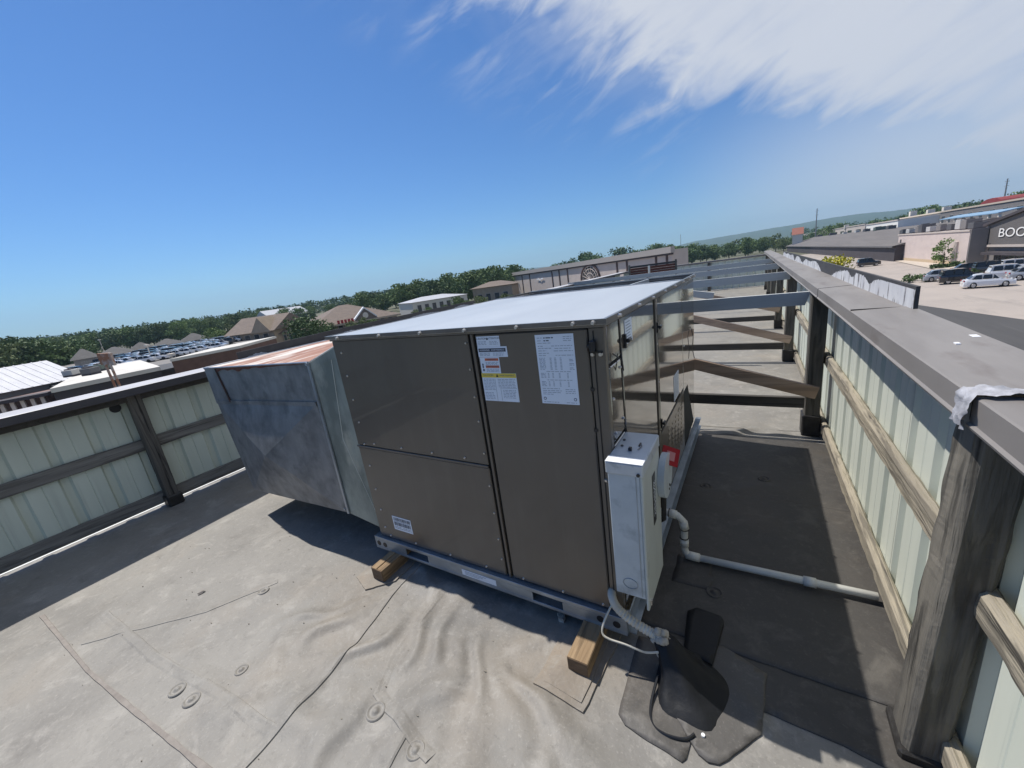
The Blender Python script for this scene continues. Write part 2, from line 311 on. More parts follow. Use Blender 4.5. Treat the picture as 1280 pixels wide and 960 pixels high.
RA = np.array([[a[0], a[1], b[0], b[1], h, w] for a, b, h, w in RIDGES])
def roof_h(x, y):
    h = np.zeros_like(x, dtype=float)
    wx = x+.035*np.sin(y*9+x*3)+.02*np.sin(y*21+1); wy = y+.035*np.sin(x*8+1.3)+.02*np.sin(x*19)
    for ax, ay, bx, by, A, w in RA:
        dx, dy = bx-ax, by-ay; L2 = dx*dx+dy*dy; t = np.clip(((wx-ax)*dx+(wy-ay)*dy)/L2, 0, 1)
        d2 = (wx-ax-t*dx)**2+(wy-ay-t*dy)**2; h += 1.2*A*np.exp(-d2/(w*w))*(.35+.65*np.sin(PI*np.clip(t, .04, .96)))
    h += .0022*np.sin(x*3.1+1)*np.sin(y*2.7)+.0012*np.sin(x*11+y*4)*np.sin(y*9-x*3)
    return h
def sheet(name, xs, ys, z0, mat, parent=None, mask=None, hfun=roof_h, kind=None):
    X, Y = np.meshgrid(xs, ys); Z = hfun(X, Y)+z0; V = np.stack([X, Y, Z], -1).reshape(-1, 3); nx = len(xs)
    f = [(j*nx+i, j*nx+i+1, (j+1)*nx+i+1, (j+1)*nx+i) for j in range(len(ys)-1) for i in range(nx-1) if mask is None or mask((xs[i]+xs[i+1])/2, (ys[j]+ys[j+1])/2)]
    g = G(); g.v = [tuple(v) for v in V.tolist()]; g.f = f; g.mi = [0]*len(f); return g.build(name, mat, parent, smooth=True, kind=kind)
ys = np.concatenate([np.arange(-3.2, -1.3, .1), np.arange(-1.3, .25, .011), np.arange(.25, 2.6, .02), np.arange(2.6, 16.2, .12)])
xs = np.concatenate([np.arange(-3.1, -2.2, .1), np.arange(-2.2, -1.3, .025), np.arange(-1.3, 2.05, .011), np.arange(2.05, 2.46, .02)])
roof = sheet('roof', xs, ys, 0, m_roof, kind='structure')
ORG[roof] = Vector((0, 0, 0))
G().box(-3.08, 2.44, -3.15, 16.1, GZ, -.06).build('building_wall', M('building_render', (.30, .27, .24), (.26, .24, .21), scale=2, rough=.85), roof)
# darker, newer sheet on the right of the unit (own material), laid 4 mm above
def outline_sheet(name, pts, h, mat, parent):
    """a cut membrane sheet: follows the roof surface inside a smooth outline"""
    P = [Vector((x, y, 0)) for x, y in pts]; Q = []
    for a, b in zip(P, P[1:]+P[:1]):
        n = max(1, int((b-a).length/.02)); Q += [a+(b-a)*i/n for i in range(n)]
    Q = [q+Vector((.004*mnoise.noise(q*14), .004*mnoise.noise(q*14+Vector((5, 5, 5))), 0)) for q in Q]
    bm = bmesh.new(); vs = [bm.verts.new(q) for q in Q]; bm.faces.new(vs)
    x0, x1 = min(q.x for q in Q), max(q.x for q in Q); y0, y1 = min(q.y for q in Q), max(q.y for q in Q)
    for ax, lo, hi in ((0, x0, x1), (1, y0, y1)):
        t = lo+.03
        while t < hi:
            co = Vector((t, 0, 0)) if ax == 0 else Vector((0, t, 0)); no = Vector((1, 0, 0)) if ax == 0 else Vector((0, 1, 0))
            bmesh.ops.bisect_plane(bm, geom=bm.verts[:]+bm.edges[:]+bm.faces[:], plane_co=co, plane_no=no); t += .03
    be = [e for e in bm.edges if e.is_boundary]; r = bmesh.ops.extrude_edge_only(bm, edges=be); low = {v for v in r['geom'] if isinstance(v, bmesh.types.BMVert)}
    xs_ = np.array([v.co.x for v in bm.verts]); ys_ = np.array([v.co.y for v in bm.verts]); hh = roof_h(xs_, ys_)
    for v, z in zip(bm.verts, hh): v.co.z = z+(-.004 if v in low else h)
    me = bpy.data.meshes.new(name); bm.to_mesh(me); bm.free(); me.materials.append(mat); o = bpy.data.objects.new(name, me); COL.objects.link(o); o.parent = parent; ORG[o] = Vector((0, 0, 0))
    if sum(p.normal.z for p in me.polygons) < 0: me.flip_normals()
    for p in me.polygons: p.use_smooth = abs(p.normal.z) > .6
    return o
arc = lambda cx, cy, r, a0, a1, n=8: [(cx+r*math.cos(math.radians(a0+(a1-a0)*i/n)), cy+r*math.sin(math.radians(a0+(a1-a0)*i/n))) for i in range(n+1)]
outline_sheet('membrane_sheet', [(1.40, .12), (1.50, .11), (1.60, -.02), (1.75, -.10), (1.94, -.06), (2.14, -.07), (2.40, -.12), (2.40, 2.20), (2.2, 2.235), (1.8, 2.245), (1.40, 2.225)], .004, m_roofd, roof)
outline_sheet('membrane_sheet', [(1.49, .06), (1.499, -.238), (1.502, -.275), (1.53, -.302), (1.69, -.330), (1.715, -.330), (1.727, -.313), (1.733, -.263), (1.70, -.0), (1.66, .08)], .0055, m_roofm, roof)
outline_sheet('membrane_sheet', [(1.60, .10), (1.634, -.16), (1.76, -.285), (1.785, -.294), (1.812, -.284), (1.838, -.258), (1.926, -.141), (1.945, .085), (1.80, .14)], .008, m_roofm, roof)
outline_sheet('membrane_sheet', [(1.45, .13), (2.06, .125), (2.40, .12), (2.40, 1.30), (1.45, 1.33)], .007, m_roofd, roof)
outline_sheet('membrane_sheet', [(1.5, 2.40), (2.25, 2.42), (2.24, 3.5), (.2, 3.5), (.2, 2.40)], .003, m_roof, roof)
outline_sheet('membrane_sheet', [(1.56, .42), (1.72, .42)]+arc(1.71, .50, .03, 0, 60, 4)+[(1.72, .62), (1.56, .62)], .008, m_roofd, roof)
def strip(name, pts, w, t, mat, bumpz=.002, parent=roof):
    g = G(); P = [Vector((x, y, 0)) for x, y in pts]; Q = []
    for a, b in zip(P[:-1], P[1:]):
        n = max(2, int((b-a).length/.03)); Q += [a+(b-a)*i/n for i in range(n)]
    Q.append(P[-1]); vs = []; fs = []
    for i, p in enumerate(Q):
        d = (Q[min(i+1, len(Q)-1)]-Q[max(i-1, 0)]).normalized(); nrm = Vector((-d.y, d.x, 0)); ww = w*(.8+.4*mnoise.noise(p*9)+.2)
        for k, (s_, zz) in enumerate(((-.5, -.004), (-.4, t), (.4, t), (.5, -.004))):
            q = p+nrm*ww*s_; h = float(roof_h(np.array([q.x]), np.array([q.y]))[0]); vs.append((q.x, q.y, h+bumpz+zz))
    for i in range(len(Q)-1):
        for k in range(3): fs.append((i*4+k, i*4+k+1, i*4+5+k, i*4+4+k))
    return g.add(vs, fs).build(name, mat, parent)
def lap(pts, side, h=.0045, w=.05, mat=None):
    """welded lap: a crisp 4 mm edge on one side that fades out on the other"""
    g = G(); P = [Vector((x, y, 0)) for x, y in pts]; Q = []
    for a, b in zip(P[:-1], P[1:]):
        n = max(2, int((b-a).length/.012)); Q += [a+(b-a)*i/n for i in range(n)]
    Q.append(P[-1]); V = []; prof = ((-.004, -.004), (0, h), (.008, h+.0006), (.02, h*.7), (.035, h*.35), (w, -.0015))
    for i, p in enumerate(Q):
        d = (Q[min(i+1, len(Q)-1)]-Q[max(i-1, 0)]).normalized(); nrm = Vector((-d.y, d.x, 0))*side; j = .004*mnoise.noise(p*11)
        for o_, z in prof: q = p+nrm*(o_+j); V.append((q.x, q.y, z))
    V = np.array(V); V[:, 2] += roof_h(V[:, 0], V[:, 1])+.0005; k = len(prof)
    return g.add(V.tolist(), [(i*k+c, i*k+c+1, (i+1)*k+c+1, (i+1)*k+c) for i in range(len(Q)-1) for c in range(k-1)]).build('seam', mat or m_roof, roof)
lap([(.27, .25), (.275, -.14), (.36, -.55), (.392, -.84), (.395, -1.1)], -1)
lap([(.50, -.02), (.54, -.45), (.62, -.62), (.98, -.70)], 1, .003)
lap([(-1.22, -.97), (-.53, -.95), (0, -.885), (.375, -.862)], -1, .003)
lap([(-1.05, -1.12), (-.9, -.98), (-.62, -.72), (-.45, -.42)], 1, .0025)
lap([(.86, -.66), (.90, -.95), (1.0, -1.1)], -1, .003)
strip('seam', [(-1.62, -1.17), (-.78, -1.15), (-.32, -1.115), (.25, -1.065), (.6, -1.03)], .020, .003, m_seam)
def patch(pts, h, mat, name='membrane_patch'):
    g = G(); xs_ = [p[0] for p in pts]; ys_ = [p[1] for p in pts]
    P = []
    for a, b in zip(pts, pts[1:]+pts[:1]):
        for i in range(8): P.append((a[0]+(b[0]-a[0])*i/8+.002*math.sin(i*2.1+a[0]*40), a[1]+(b[1]-a[1])*i/8))
    cx, cy = sum(xs_)/len(xs_), sum(ys_)/len(ys_); k = len(P); vs = []; fs = []
    for r_, dz in ((1.0, -.004), (1.0, h), (.66, h), (.33, h)):
        for x, y in P:
            qx, qy = cx+(x-cx)*r_, cy+(y-cy)*r_; vs.append((qx, qy, float(roof_h(np.array([qx]), np.array([qy]))[0])+dz))
    vs.append((cx, cy, float(roof_h(np.array([cx]), np.array([cy]))[0])+h))
    for L_ in range(3):
        for i in range(k): fs.append((L_*k+i, L_*k+(i+1) % k, (L_+1)*k+(i+1) % k, (L_+1)*k+i))
    fs += [(3*k+i, 3*k+(i+1) % k, 4*k) for i in range(k)]
    return g.add(vs, fs).build(name, mat, roof)
patch([(1.185, -.315), (1.39, -.325), (1.42, -.02), (1.44, .4), (1.21, .4)], .008, m_patch)
patch([(1.205, -.29), (1.375, -.30), (1.40, .3), (1.23, .3)], .013, m_patch)
patch([(-.02, -.20), (.11, -.245), (.22, -.13), (.22, .3), (-.02, .3)], .008, m_patch)
def plate(x, y, r, d=1):
    h = float(roof_h(np.array([x]), np.array([y]))[0]); g = G(); prof = [(1.0, 0), (.93, .0035), (.80, .0035), (.72, .001), (.40, .002), (.30, .005), (.0, .0065)]; k = 20; vs = []; fs = []
    for q, z in prof[:-1]:
        for i in range(k): vs.append((x+r*q*math.cos(2*PI*i/k), y+r*q*math.sin(2*PI*i/k), h+z*d+.001+(.004 if x > 1.5 and y > -.1 else 0)))
    vs.append((x, y, h+prof[-1][1]*d+.001+(.004 if x > 1.5 and y > -.1 else 0)))
    n = len(prof)-1
    for a in range(n-1):
        for i in range(k): fs.append((a*k+i, a*k+(i+1) % k, (a+1)*k+(i+1) % k, (a+1)*k+i))
    fs += [((n-1)*k+i, (n-1)*k+(i+1) % k, n*k) for i in range(k)]
    return g.add(vs, fs).build('fastener_plate', m_roofd if (x > 1.5 and y > -.1) else m_roof, roof, smooth=True)
for x, y, r in ((.678, -.656, .038), (.917, -.684, .034), (-.219, -.985, .034), (-.102, -.975, .034), (-.46, -.494, .030), (-.043, -.806, .028), (1.746, .417, .036), (1.62, 1.35, .036), (1.95, 1.55, .036), (1.75, -.62, .036)):
    plate(x, y, r, 1.7)
g = G()
for i in range(90):
    x, y = rnd.uniform(-1.6, 1.9), rnd.uniform(-1.2, .0); s_ = rnd.uniform(.0015, .004); z = float(roof_h(np.array([x]), np.array([y]))[0])
    g.box(x, x+s_*rnd.uniform(1, 2.5), y, y+s_, z-.001, z+s_*.8)
g.build('roof_grit', M('grit', (.10, .085, .07), (.30, .27, .22), scale=40, rough=.9), roof, kind='stuff')
o = G().add([(-.83+.012*math.cos(a), -.66+.02*math.sin(a), .006+.008*(i % 2)) for i, a in enumerate([0, .9, 1.8, 2.7, 3.6, 4.5, 5.4])], [(0, 1, 2, 3, 4, 5, 6)]).build('dry_leaf', m_seam); meta(o, 'small curled dry leaf lying on the open grey membrane', 'leaf')
g = G()
for k in range(9):
    x, y = 1.155+rnd.uniform(-.02, .02), .03+rnd.uniform(-.03, .03); g.box(x-.012, x+.012, y-.012, y+.012, .004, .016+rnd.uniform(0, .014))
o = g.build('foam_scrap', m_putty); meta(o, 'crumpled scrap of pale foam beside the wooden block under the unit', 'scrap')

# ------------------------------------------------------------------ rooftop unit
UW, UD, ZB, ZT = 1.455, 2.19, .158, 1.353
unit = thing('rooftop_unit', 'brown packaged rooftop air handler with white lid on a galvanised base rail', 'air conditioner', (.7, 1.0, .08))
G().box(.012, UW-.012, .012, UD-.012, ZB+.002, ZT-.03).build('cabinet', m_dark, unit)
# front (side facing -Y)
G().box(.006, .893, 0, .012, ZB, .728, .003).build('filter_panel', m_brown, unit)
G().box(.006, .893, .001, .012, .742, 1.3255, .003).build('filter_panel', m_brown, unit)
G().box(.0, .892, -.004, .004, .7290, .7410, .002).build('panel_lip', m_brown, unit)
G().box(.893+.014, .905, .012, .02, ZB, 1.3255).build('divider_groove', m_dark, unit)
G().box(.909, .921, -.003, .012, ZB, 1.3255, .002).build('divider_strip', m_brown, unit)
G().box(.931, 1.3975, .0, .012, ZB+.004, 1.322, .004).build('service_panel', m_brown, unit)
G().box(1.402, UW, .001, .030, ZB, 1.3255, .003).build('corner_post', m_brown, unit)
G().box(1.418, 1.421, -.0015, .003, ZB+.01, 1.315).build('corner_seam', m_dark, unit)
# right side (facing +X)
def sidebox(y0, y1, z0, z1, x1=UW, b=.003): return G().box(UW-.014, x1, y0, y1, z0, z1, b)
sidebox(.032, .165, 1.19, 1.3255).build('corner_panel', m_brown_gl, unit)
sidebox(.032, .165, .90, 1.178, UW+.001).build('corner_panel', m_brown_gl, unit)
sidebox(.032, .165, ZB, .888, UW+.002).build('corner_panel', m_brown_gl, unit)
sidebox(.185, .735, ZB, 1.3255, UW+.002).build('access_door', m_brown_gl, unit)
sidebox(.775, .805, ZB, 1.3255, UW+.004).build('door_post', m_brown, unit)
sidebox(.825, 1.60, 0.615, 1.3255, UW+.002).build('access_door', m_brown_gl, unit)
lv = sidebox(.825, 1.60, ZB, .598, UW+.003).build('louvre_panel', m_brown, unit)
for c in range(5):
    for k in range(10):
        y0 = 1.02+c*.11; z = .235+k*.032; g = G(); g.add([(UW+.003, y0, z), (UW+.003, y0+.055, z), (UW+.006, y0+.050, z+.006), (UW+.006, y0+.005, z+.006), (UW+.003, y0, z+.022), (UW+.003, y0+.055, z+.022)], [(0, 1, 2, 3), (3, 2, 5, 4), (0, 3, 4), (1, 5, 2)]); g.build('louvre', m_brown, lv)
sidebox(1.615, UD, ZB+.42, 1.3255, UW+.001).build('coil_corner_panel', m_brown_gl, unit)
G().slab([(UW-.008, 1.625, ZB), (UW-.008, 1.625, .80), (UW-.008, 2.12, ZB)], (1, 0, 0), .006).build('dark_reflection_plate', M('blue_black_reflection', (.012, .018, .022), (.022, .028, .032), scale=50, stretch=(1, 12, 1), rough=.8), unit)  # dark triangle standing for the unit's shadow reflected in the glossy panel
G().slab([(UW-.010, 1.64, .80+.02), (UW-.010, UD, .80), (UW-.010, UD, ZB), (UW-.010, 2.14, ZB)], (1, 0, 0), .006).build('coil_corner_panel', m_brown_gl, unit)
# left and back
G().box(-.0, .012, .014, UD, ZB, 1.3255).build('side_panel', m_brown, unit)
G().box(.014, UW-.014, UD-.012, UD-.0, ZB, 1.3255).build('rear_panel', m_brown, unit)
# lid
g = G(); g.box(-.016, UW+.014, -.014, 1.60, 1.336, 1.352, .004); lid = g.build('lid', m_lid, unit)
def rimf(g, x0, x1, y0, y1, z0, z1, d):
    g.box(x0, x1, y0, y0+d, z0, z1); g.box(x0, x1, y1-d, y1, z0, z1); g.box(x0, x0+d, y0+d, y1-d, z0, z1); g.box(x1-d, x1, y0+d, y1-d, z0, z1)
g = G(); rimf(g, -.019, UW+.017, -.017, UD+.016, 1.338, 1.3545, .012); rimf(g, -.004, UW+.004, -.003, UD+.003, 1.326, 1.3375, .012)
g.build('lid_flange', m_trim, unit)
g = G(); g.box(-.004, UW+.002, 1.6, UD+.002, 1.30, 1.318); g.build('fan_deck', M('fan_deck_grey', (.20, .21, .22), (.14, .145, .15), scale=5, rough=.5, metal=.3), unit)
G().box(-.006, UW+.004, 1.6005, 1.612, 1.3185, 1.358).build('deck_flange', m_lid, unit)
G().slab([(1.10, 1.613, 1.3185), (1.115, 1.613, 1.3185), (1.13, 2.17, 1.3185), (1.115, 2.17, 1.3185)], (0, 0, 1), .036).build('deck_flange', m_lid, unit)
for cx in (.36, .82):
    g = G()
    for r_ in (.20, .17, .135, .10, .065, .03): g.tube([(cx+r_*math.cos(a*PI/12), 1.89+r_*math.sin(a*PI/12), 1.335) for a in range(25)], .004, 5, False)
    for a in range(8): g.tube([(cx, 1.89, 1.337), (cx+.21*math.cos(a*PI/4), 1.89+.21*math.sin(a*PI/4), 1.33)], .004, 5)
    fg = g.build('fan_grille', m_black, unit)
    g = G()
    for a in range(4):
        t = a*PI/2; g.slab([(cx+.03*math.cos(t), 1.89+.03*math.sin(t), 1.326), (cx+.17*math.cos(t-.25), 1.89+.17*math.sin(t-.25), 1.322), (cx+.17*math.cos(t+.3), 1.89+.17*math.sin(t+.3), 1.330)], (0, 0, 1), .003)
    g.build('fan_blade', m_galv, fg)
# base rail with fork pockets
g = G(); zr0, zr1 = .075, .156
g.box(-.03, UW+.016, -.022, -.016, zr1-.020, zr1, .001); g.box(-.03, UW+.016, -.0222, -.0162, zr0, zr0+.016, .001)
segs = [(-.03, .225), (.395, 1.04), (1.19, UW+.016)]
for a, b in segs: g.box(a, b, -.0218, -.016, zr0+.016, zr1-.020)
g.box(-.03, UW+.016, -.016, .03, zr1-.004, zr1-.001); g.box(-.03, -.024, -.0155, UD+.03, zr0, zr1-.0045)
br = g.build('base_rail', m_rail, unit)
for x0, x1 in ((.225, .395), (1.04, 1.19)):
    G().box(x0, x1, .035, .04, zr0+.01, zr1-.01).build('fork_pocket', M('pocket_steel', (.22, .25, .27), rough=.5, metal=.5), br)
    g = G(); g.box(x0, x1, -.015, .035, zr0+.012, zr0+.0155); g.box(x0, x1, -.015, .035, zr1-.024, zr1-.0205); g.build('fork_pocket', m_rail, br)
for x, z in ((.0, .112), (.052, .112), (1.36, .117), (1.428, .117)): G().disc((x, -.0219, z), (0, -1, 0), .016, .0012, 14).build('lifting_hole', m_black, br)
G().slab([(.63, -.0223, .130), (.84, -.0223, .130), (.84, -.0223, .098), (.63, -.0223, .098)], (0, -1, 0), .0012).build('rail_label', m_label, br)
for i in range(3): G().box(.65, .78-.02*i, -.0242, -.0236, .121-i*.008, .124-i*.008).build('print_line', m_ink2, br)
g = G(); g.box(UW+.012, UW+.018, -.015, UD+.03, zr0, zr1, .001); g.box(UW+.003, UW+.045, .18, UD+.03, zr1-.006, zr1-.002); g.box(UW+.0185, UW+.045, .0, UD+.03, zr0, zr0+.006)
g.build('base_rail', m_rail, unit)
# screws
g = G()
for z in (1.264, 1.14, 1.008, .88, .752, .62, .473, .34, .223): g.disc((.066, -.0005, z), (0, -1, 0), .0065, .005, 7, .004)
for z in (1.29, 1.18, 1.06, .95, .80, .64, .50, .36, .25): g.disc((.882, -.0005, z), (0, -1, 0), .0055, .004, 7, .004)
for x in (.149, .357, .566, .766): g.disc((x, -.0005, .762), (0, -1, 0), .0065, .005, 7, .004)
for x in (.10, .30, .55, .78, .99, 1.19, 1.37): g.disc((x, -.001, ZB+.018), (0, -1, 0), .0065, .005, 7, .004)
for x in (.09, .40, .66, .90, 1.14, 1.36, 1.43): g.disc((x, -.017, 1.344), (0, -1, 0), .009, .012, 7, .006)
for y in (.12, .40, .66, .95, 1.25, 1.55, 1.85, 2.1): g.disc((UW+.0165, y, 1.344), (1, 0, 0), .009, .012, 7, .006)
for y, z in ((.05, .80), (.15, .95), (.05, 1.06), (.15, 1.15), (.79, 1.1), (.79, .9), (.05, .93), (1.66, 1.25), (1.66, .9)): g.disc((UW+.002, y, z), (1, 0, 0), .006, .005, 7, .004)
g.disc((1.425, -.0005, .76), (0, -1, 0), .008, .006, 7, .005); g.disc((1.412, -.0005, 1.235), (0, -1, 0), .009, .006, 7, .006); g.disc((1.440, -.0005, 1.235), (0, -1, 0), .009, .006, 7, .006)
g.build('screws', m_screw, unit, kind='stuff')
for z in (1.109, .956): G().disc((1.402, -.0005, z), (0, -1, 0), .008, .0015, 12).build('plug_hole', m_black, unit)
g = G(); g.box(1.408, 1.428, -.022, .0, 1.245, 1.285, .004); g.box(1.396, 1.412, -.012, -.003, 1.258, 1.270, .002); g.box(1.405, 1.448, -.006, .0, 1.240, 1.246); g.build('latch', m_black, unit)
for y, z in ((.225, 1.235), (.80, 1.185), (.82, .66)):
    g = G(); g.box(UW+.002, UW+.010, y-.008, y+.008, z-.030, z+.024, .002); g.box(UW+.010, UW+.024, y-.008, y+.032, z-.009, z+.007, .004); g.build('latch', m_black, unit)
g = G(); g.tube([(UW+.004, .07, 1.22), (UW+.018, .11, 1.19), (UW+.016, .145, 1.14), (UW+.006, .16, 1.20)], .0022, 6); g.build('cable_loop', m_black, unit)
g = G(); g.tube([(UW+.004, 1.98, .98), (UW+.02, 1.99, .90), (UW+.012, 2.0, .80), (UW+.022, 2.03, .72)], .0025, 6); g.build('cable_loop', m_black, unit)
# ---- printed labels
def text_mesh(txt, size):
    cu = bpy.data.curves.new('t', 'FONT'); cu.body = txt; cu.size = size; cu.align_x = 'CENTER'; cu.align_y = 'CENTER'
    ob = bpy.data.objects.new('t', cu); COL.objects.link(ob); dg = bpy.context.evaluated_depsgraph_get(); dg.update()
    me = bpy.data.meshes.new_from_object(ob.evaluated_get(dg)); bpy.data.objects.remove(ob); bpy.data.curves.remove(cu); return me
def text(txt, size, mat, parent, fn, name='lettering', thick=0):
    me = text_mesh(txt, size); g = G(); vs = [fn(v.co.x, v.co.y) for v in me.vertices]; g.add(vs, [tuple(p.vertices) for p in me.polygons]); bpy.data.meshes.remove(me)
    return g.build(name, mat, parent)
def lab(x0, x1, z0, z1, parent=unit, name='warning_label', mat=m_label): return G().box(x0, x1, -.0018, -.0002, z0, z1).build(name, mat, parent)
def fine(lb, rows, mat=m_ink2, h=.0022, yy=-.0024, name='fine_print'):
    g = G()
    for x0, x1, z in rows:
        x = x0
        while x < x1-.002:
            w = min(rnd.uniform(.005, .018), x1-x); g.box(x, x+w, yy, yy+.0005, z, z+h); x += w+.0035
    return g.build(name, mat, lb, kind='stuff')
def fr(cx, cz): return lambda x, y: (cx+x, -.0026, cz+y)
l1 = lab(.938, 1.046, 1.273, 1.314); meta(l1, 'upper white two-column caution label')
text('CAUTION', .011, m_ink, l1, fr(.963, 1.305)); text('ATTENTION', .010, m_ink, l1, fr(1.020, 1.305)); G().add([(.986, -.0026, 1.3), (.994, -.0026, 1.3), (.990, -.0026, 1.310)], [(0, 1, 2)]).build('warning_triangle', m_black, l1)
fine(l1, [(x, x+.04, 1.292-k*.0055) for k in range(3) for x in (.943, .998)])
l2 = lab(.937, 1.074, 1.231, 1.2725); meta(l2, 'white label with dark band')
G().box(.941, 1.068, -.0023, -.0018, 1.252, 1.266).build('label_band', m_navy, l2); text('WARNING', .010, m_label, l2, fr(.970, 1.259)); text('AVERTISSEMENT', .0085, m_label, l2, fr(1.032, 1.259))
fine(l2, [(x, x+.05, 1.246-k*.0048) for k in range(3) for x in (.944, 1.008)])
l3 = lab(.94, 1.032, 1.165, 1.230); meta(l3, 'white label with two orange bands')
for z, w in ((1.216, 'WARNING'), (1.187, 'AVERTISSEMENT')): G().box(.964, 1.028, -.0023, -.0018, z, z+.010).build('label_band', m_org, l3); text(w, .0085, m_ink, l3, fr(.996, z+.005))
fine(l3, [(.966, 1.026, 1.209-k*.005) for k in range(3)]+[(.966, 1.024, 1.181-k*.005) for k in range(3)])
g = G(); g.disc((.951, -.0018, 1.201), (0, -1, 0), .004, .0006, 10); g.box(.948, .954, -.0024, -.0018, 1.186, 1.197); g.disc((.952, -.0018, 1.178), (0, -1, 0), .005, .0006, 10); g.build('hazard_pictogram', m_ink, l3)
l4 = lab(.937, 1.099, 1.048, 1.165); meta(l4, 'large white label with yellow caution band')
G().box(.937, 1.0985, -.0023, -.0018, 1.147, 1.1648).build('label_band', m_yel, l4); text('CAUTION', .0115, m_ink, l4, fr(.968, 1.156)); text('AVERTISSEMENT', .0095, m_ink, l4, fr(1.058, 1.156)); G().add([(1.006, -.0026, 1.150), (1.018, -.0026, 1.150), (1.012, -.0026, 1.163)], [(0, 1, 2)]).build('warning_triangle', m_black, l4)
fine(l4, [(.943, .995, 1.139-k*.0062) for k in range(8)]+[(1.012, 1.092, 1.139-k*.0062) for k in range(6)]+[(.943, .988, 1.082-k*.0062) for k in range(5)]+[(1.03, 1.09, 1.094-k*.0062) for k in range(6)])
g = G(); g.box(.998, .9995, -.0024, -.0018, 1.05, 1.142); g.box(1.020, 1.0212, -.0024, -.0018, 1.05, 1.105); g.box(1.0216, 1.095, -.0024, -.0018, 1.1035, 1.105); g.build('label_rule', m_ink2, l4)
lp = lab(1.20, 1.349, 1.05, 1.310, name='rating_plate')
fine(lp, [(1.208, 1.228, 1.297), (1.208, 1.226, 1.287)], m_ink2); fine(lp, [(1.234, 1.272, 1.296), (1.234, 1.254, 1.286)], m_ink, .004)
fine(lp, [(1.310, 1.342, 1.299-k*.007) for k in range(3)]+[(1.208, 1.26, 1.278), (1.208, 1.228, 1.267), (1.262, 1.342, 1.267), (1.208, 1.262, 1.259), (1.274, 1.335, 1.258), (1.208, 1.24, 1.250), (1.27, 1.343, 1.249), (1.208, 1.25, 1.241), (1.208, 1.236, 1.233), (1.275, 1.343, 1.233)])
rows = []
for k in range(9):
    z = 1.223-k*.0052; rows += [(1.208, 1.232, z), (1.250, 1.258, z), (1.268, 1.276, z), (1.290, 1.297, z)]+([(1.325, 1.343, z)] if k % 3 else [])
for b in range(2):
    for k in range(4): z = 1.166-b*.032-k*.0052; rows += [(1.208, 1.228, z), (1.236, 1.242, z), (1.254, 1.260, z), (1.280, 1.286, z), (1.312, 1.318, z)]
    rows += [(1.232, 1.33, 1.173-b*.032)]
rows += [(1.208, 1.278, 1.108), (1.208, 1.285, 1.100), (1.208, 1.280, 1.093), (1.208, 1.25, 1.086)]+[(1.30, 1.338, 1.106-k*.007) for k in range(3)]+[(1.208, 1.275, 1.0555), (1.30, 1.34, 1.0555)]
fine(lp, rows, m_ink2)
for x in (1.214, 1.335): G().disc((x, -.0018, 1.070), (0, -1, 0), .006, .0006, 14).build('approval_mark', m_ink, lp); G().disc((x, -.0024, 1.070), (0, -1, 0), .0035, .0004, 12).build('approval_mark', m_label, lp)
lb = lab(.149, .295, .232, .320, name='barcode_label')
g = G(); x = .158
while x < .284: w = rnd.choice((.0015, .0025, .004)); g.box(x, x+w, -.0024, -.0018, .294, .313); x += w+rnd.choice((.0015, .003))
x = .158
while x < .284: w = rnd.choice((.0015, .0025, .004)); g.box(x, x+w, -.0024, -.0018, .262, .284); x += w+rnd.choice((.0015, .003))
g.build('barcode', m_ink, lb, kind='stuff'); fine(lb, [(.158, .284, .288), (.158, .21, .252), (.225, .284, .252), (.158, .284, .243)], m_ink)
def sfine(x, y0, y1, z0, z1, name):
    l = G().box(x, x+.0016, y0, y1, z0, z1).build(name, m_label, unit); g = G(); z = z1-.012
    while z > z0+.01: g.box(x+.0017, x+.0022, y0+.012, y1-.012*rnd.uniform(1, 3), z, z+.004); z -= .011
    g.build('fine_print', m_ink2, l, kind='stuff')
sfine(UW+.0025, .235, .335, 1.215, 1.308, 'door_label'); sfine(UW+.0025, 1.23, 1.40, .64, .80, 'door_label')

# sleepers
for x0, x1, y0, lbl in ((1.283, 1.368, -.205, 'treated timber block under the unit by the flexible conduit'), (.085, .172, -.165, 'split timber block under the left end of the unit')):
    t = thing('timber_sleeper', lbl, 'timber block', (x0, y0, 0), 'timber sleepers under the rooftop unit')
    g = G(); hgt = .074
    if x0 > 1: timber(g, ((x0+x1)/2, y0+.001, .012+hgt/2-.006), ((x0+x1)/2, 2.35, .012+hgt/2-.006), x1-x0, hgt, (1, 0, 0), .12, .0015, 3, .003)
    else:
        timber(g, (x0+.021, y0+.001, .012+hgt/2-.006), (x0+.021, 2.35, .012+hgt/2-.006), .041, hgt, (1, 0, 0), .12, .0012, 5, .002); timber(g, (x0+.066, y0+.004, .012+hgt/2-.007), (x0+.066, 2.35, .012+hgt/2-.007), .041, hgt-.002, (1, 0, 0), .12, .0012, 8, .002)
    g.build('timber', m_sleeper, t); G().box(x0+.002, x1-.002, y0-.001, y0+.004, .010, .006+hgt-.003, .001).build('end_grain', m_endgrain, t)

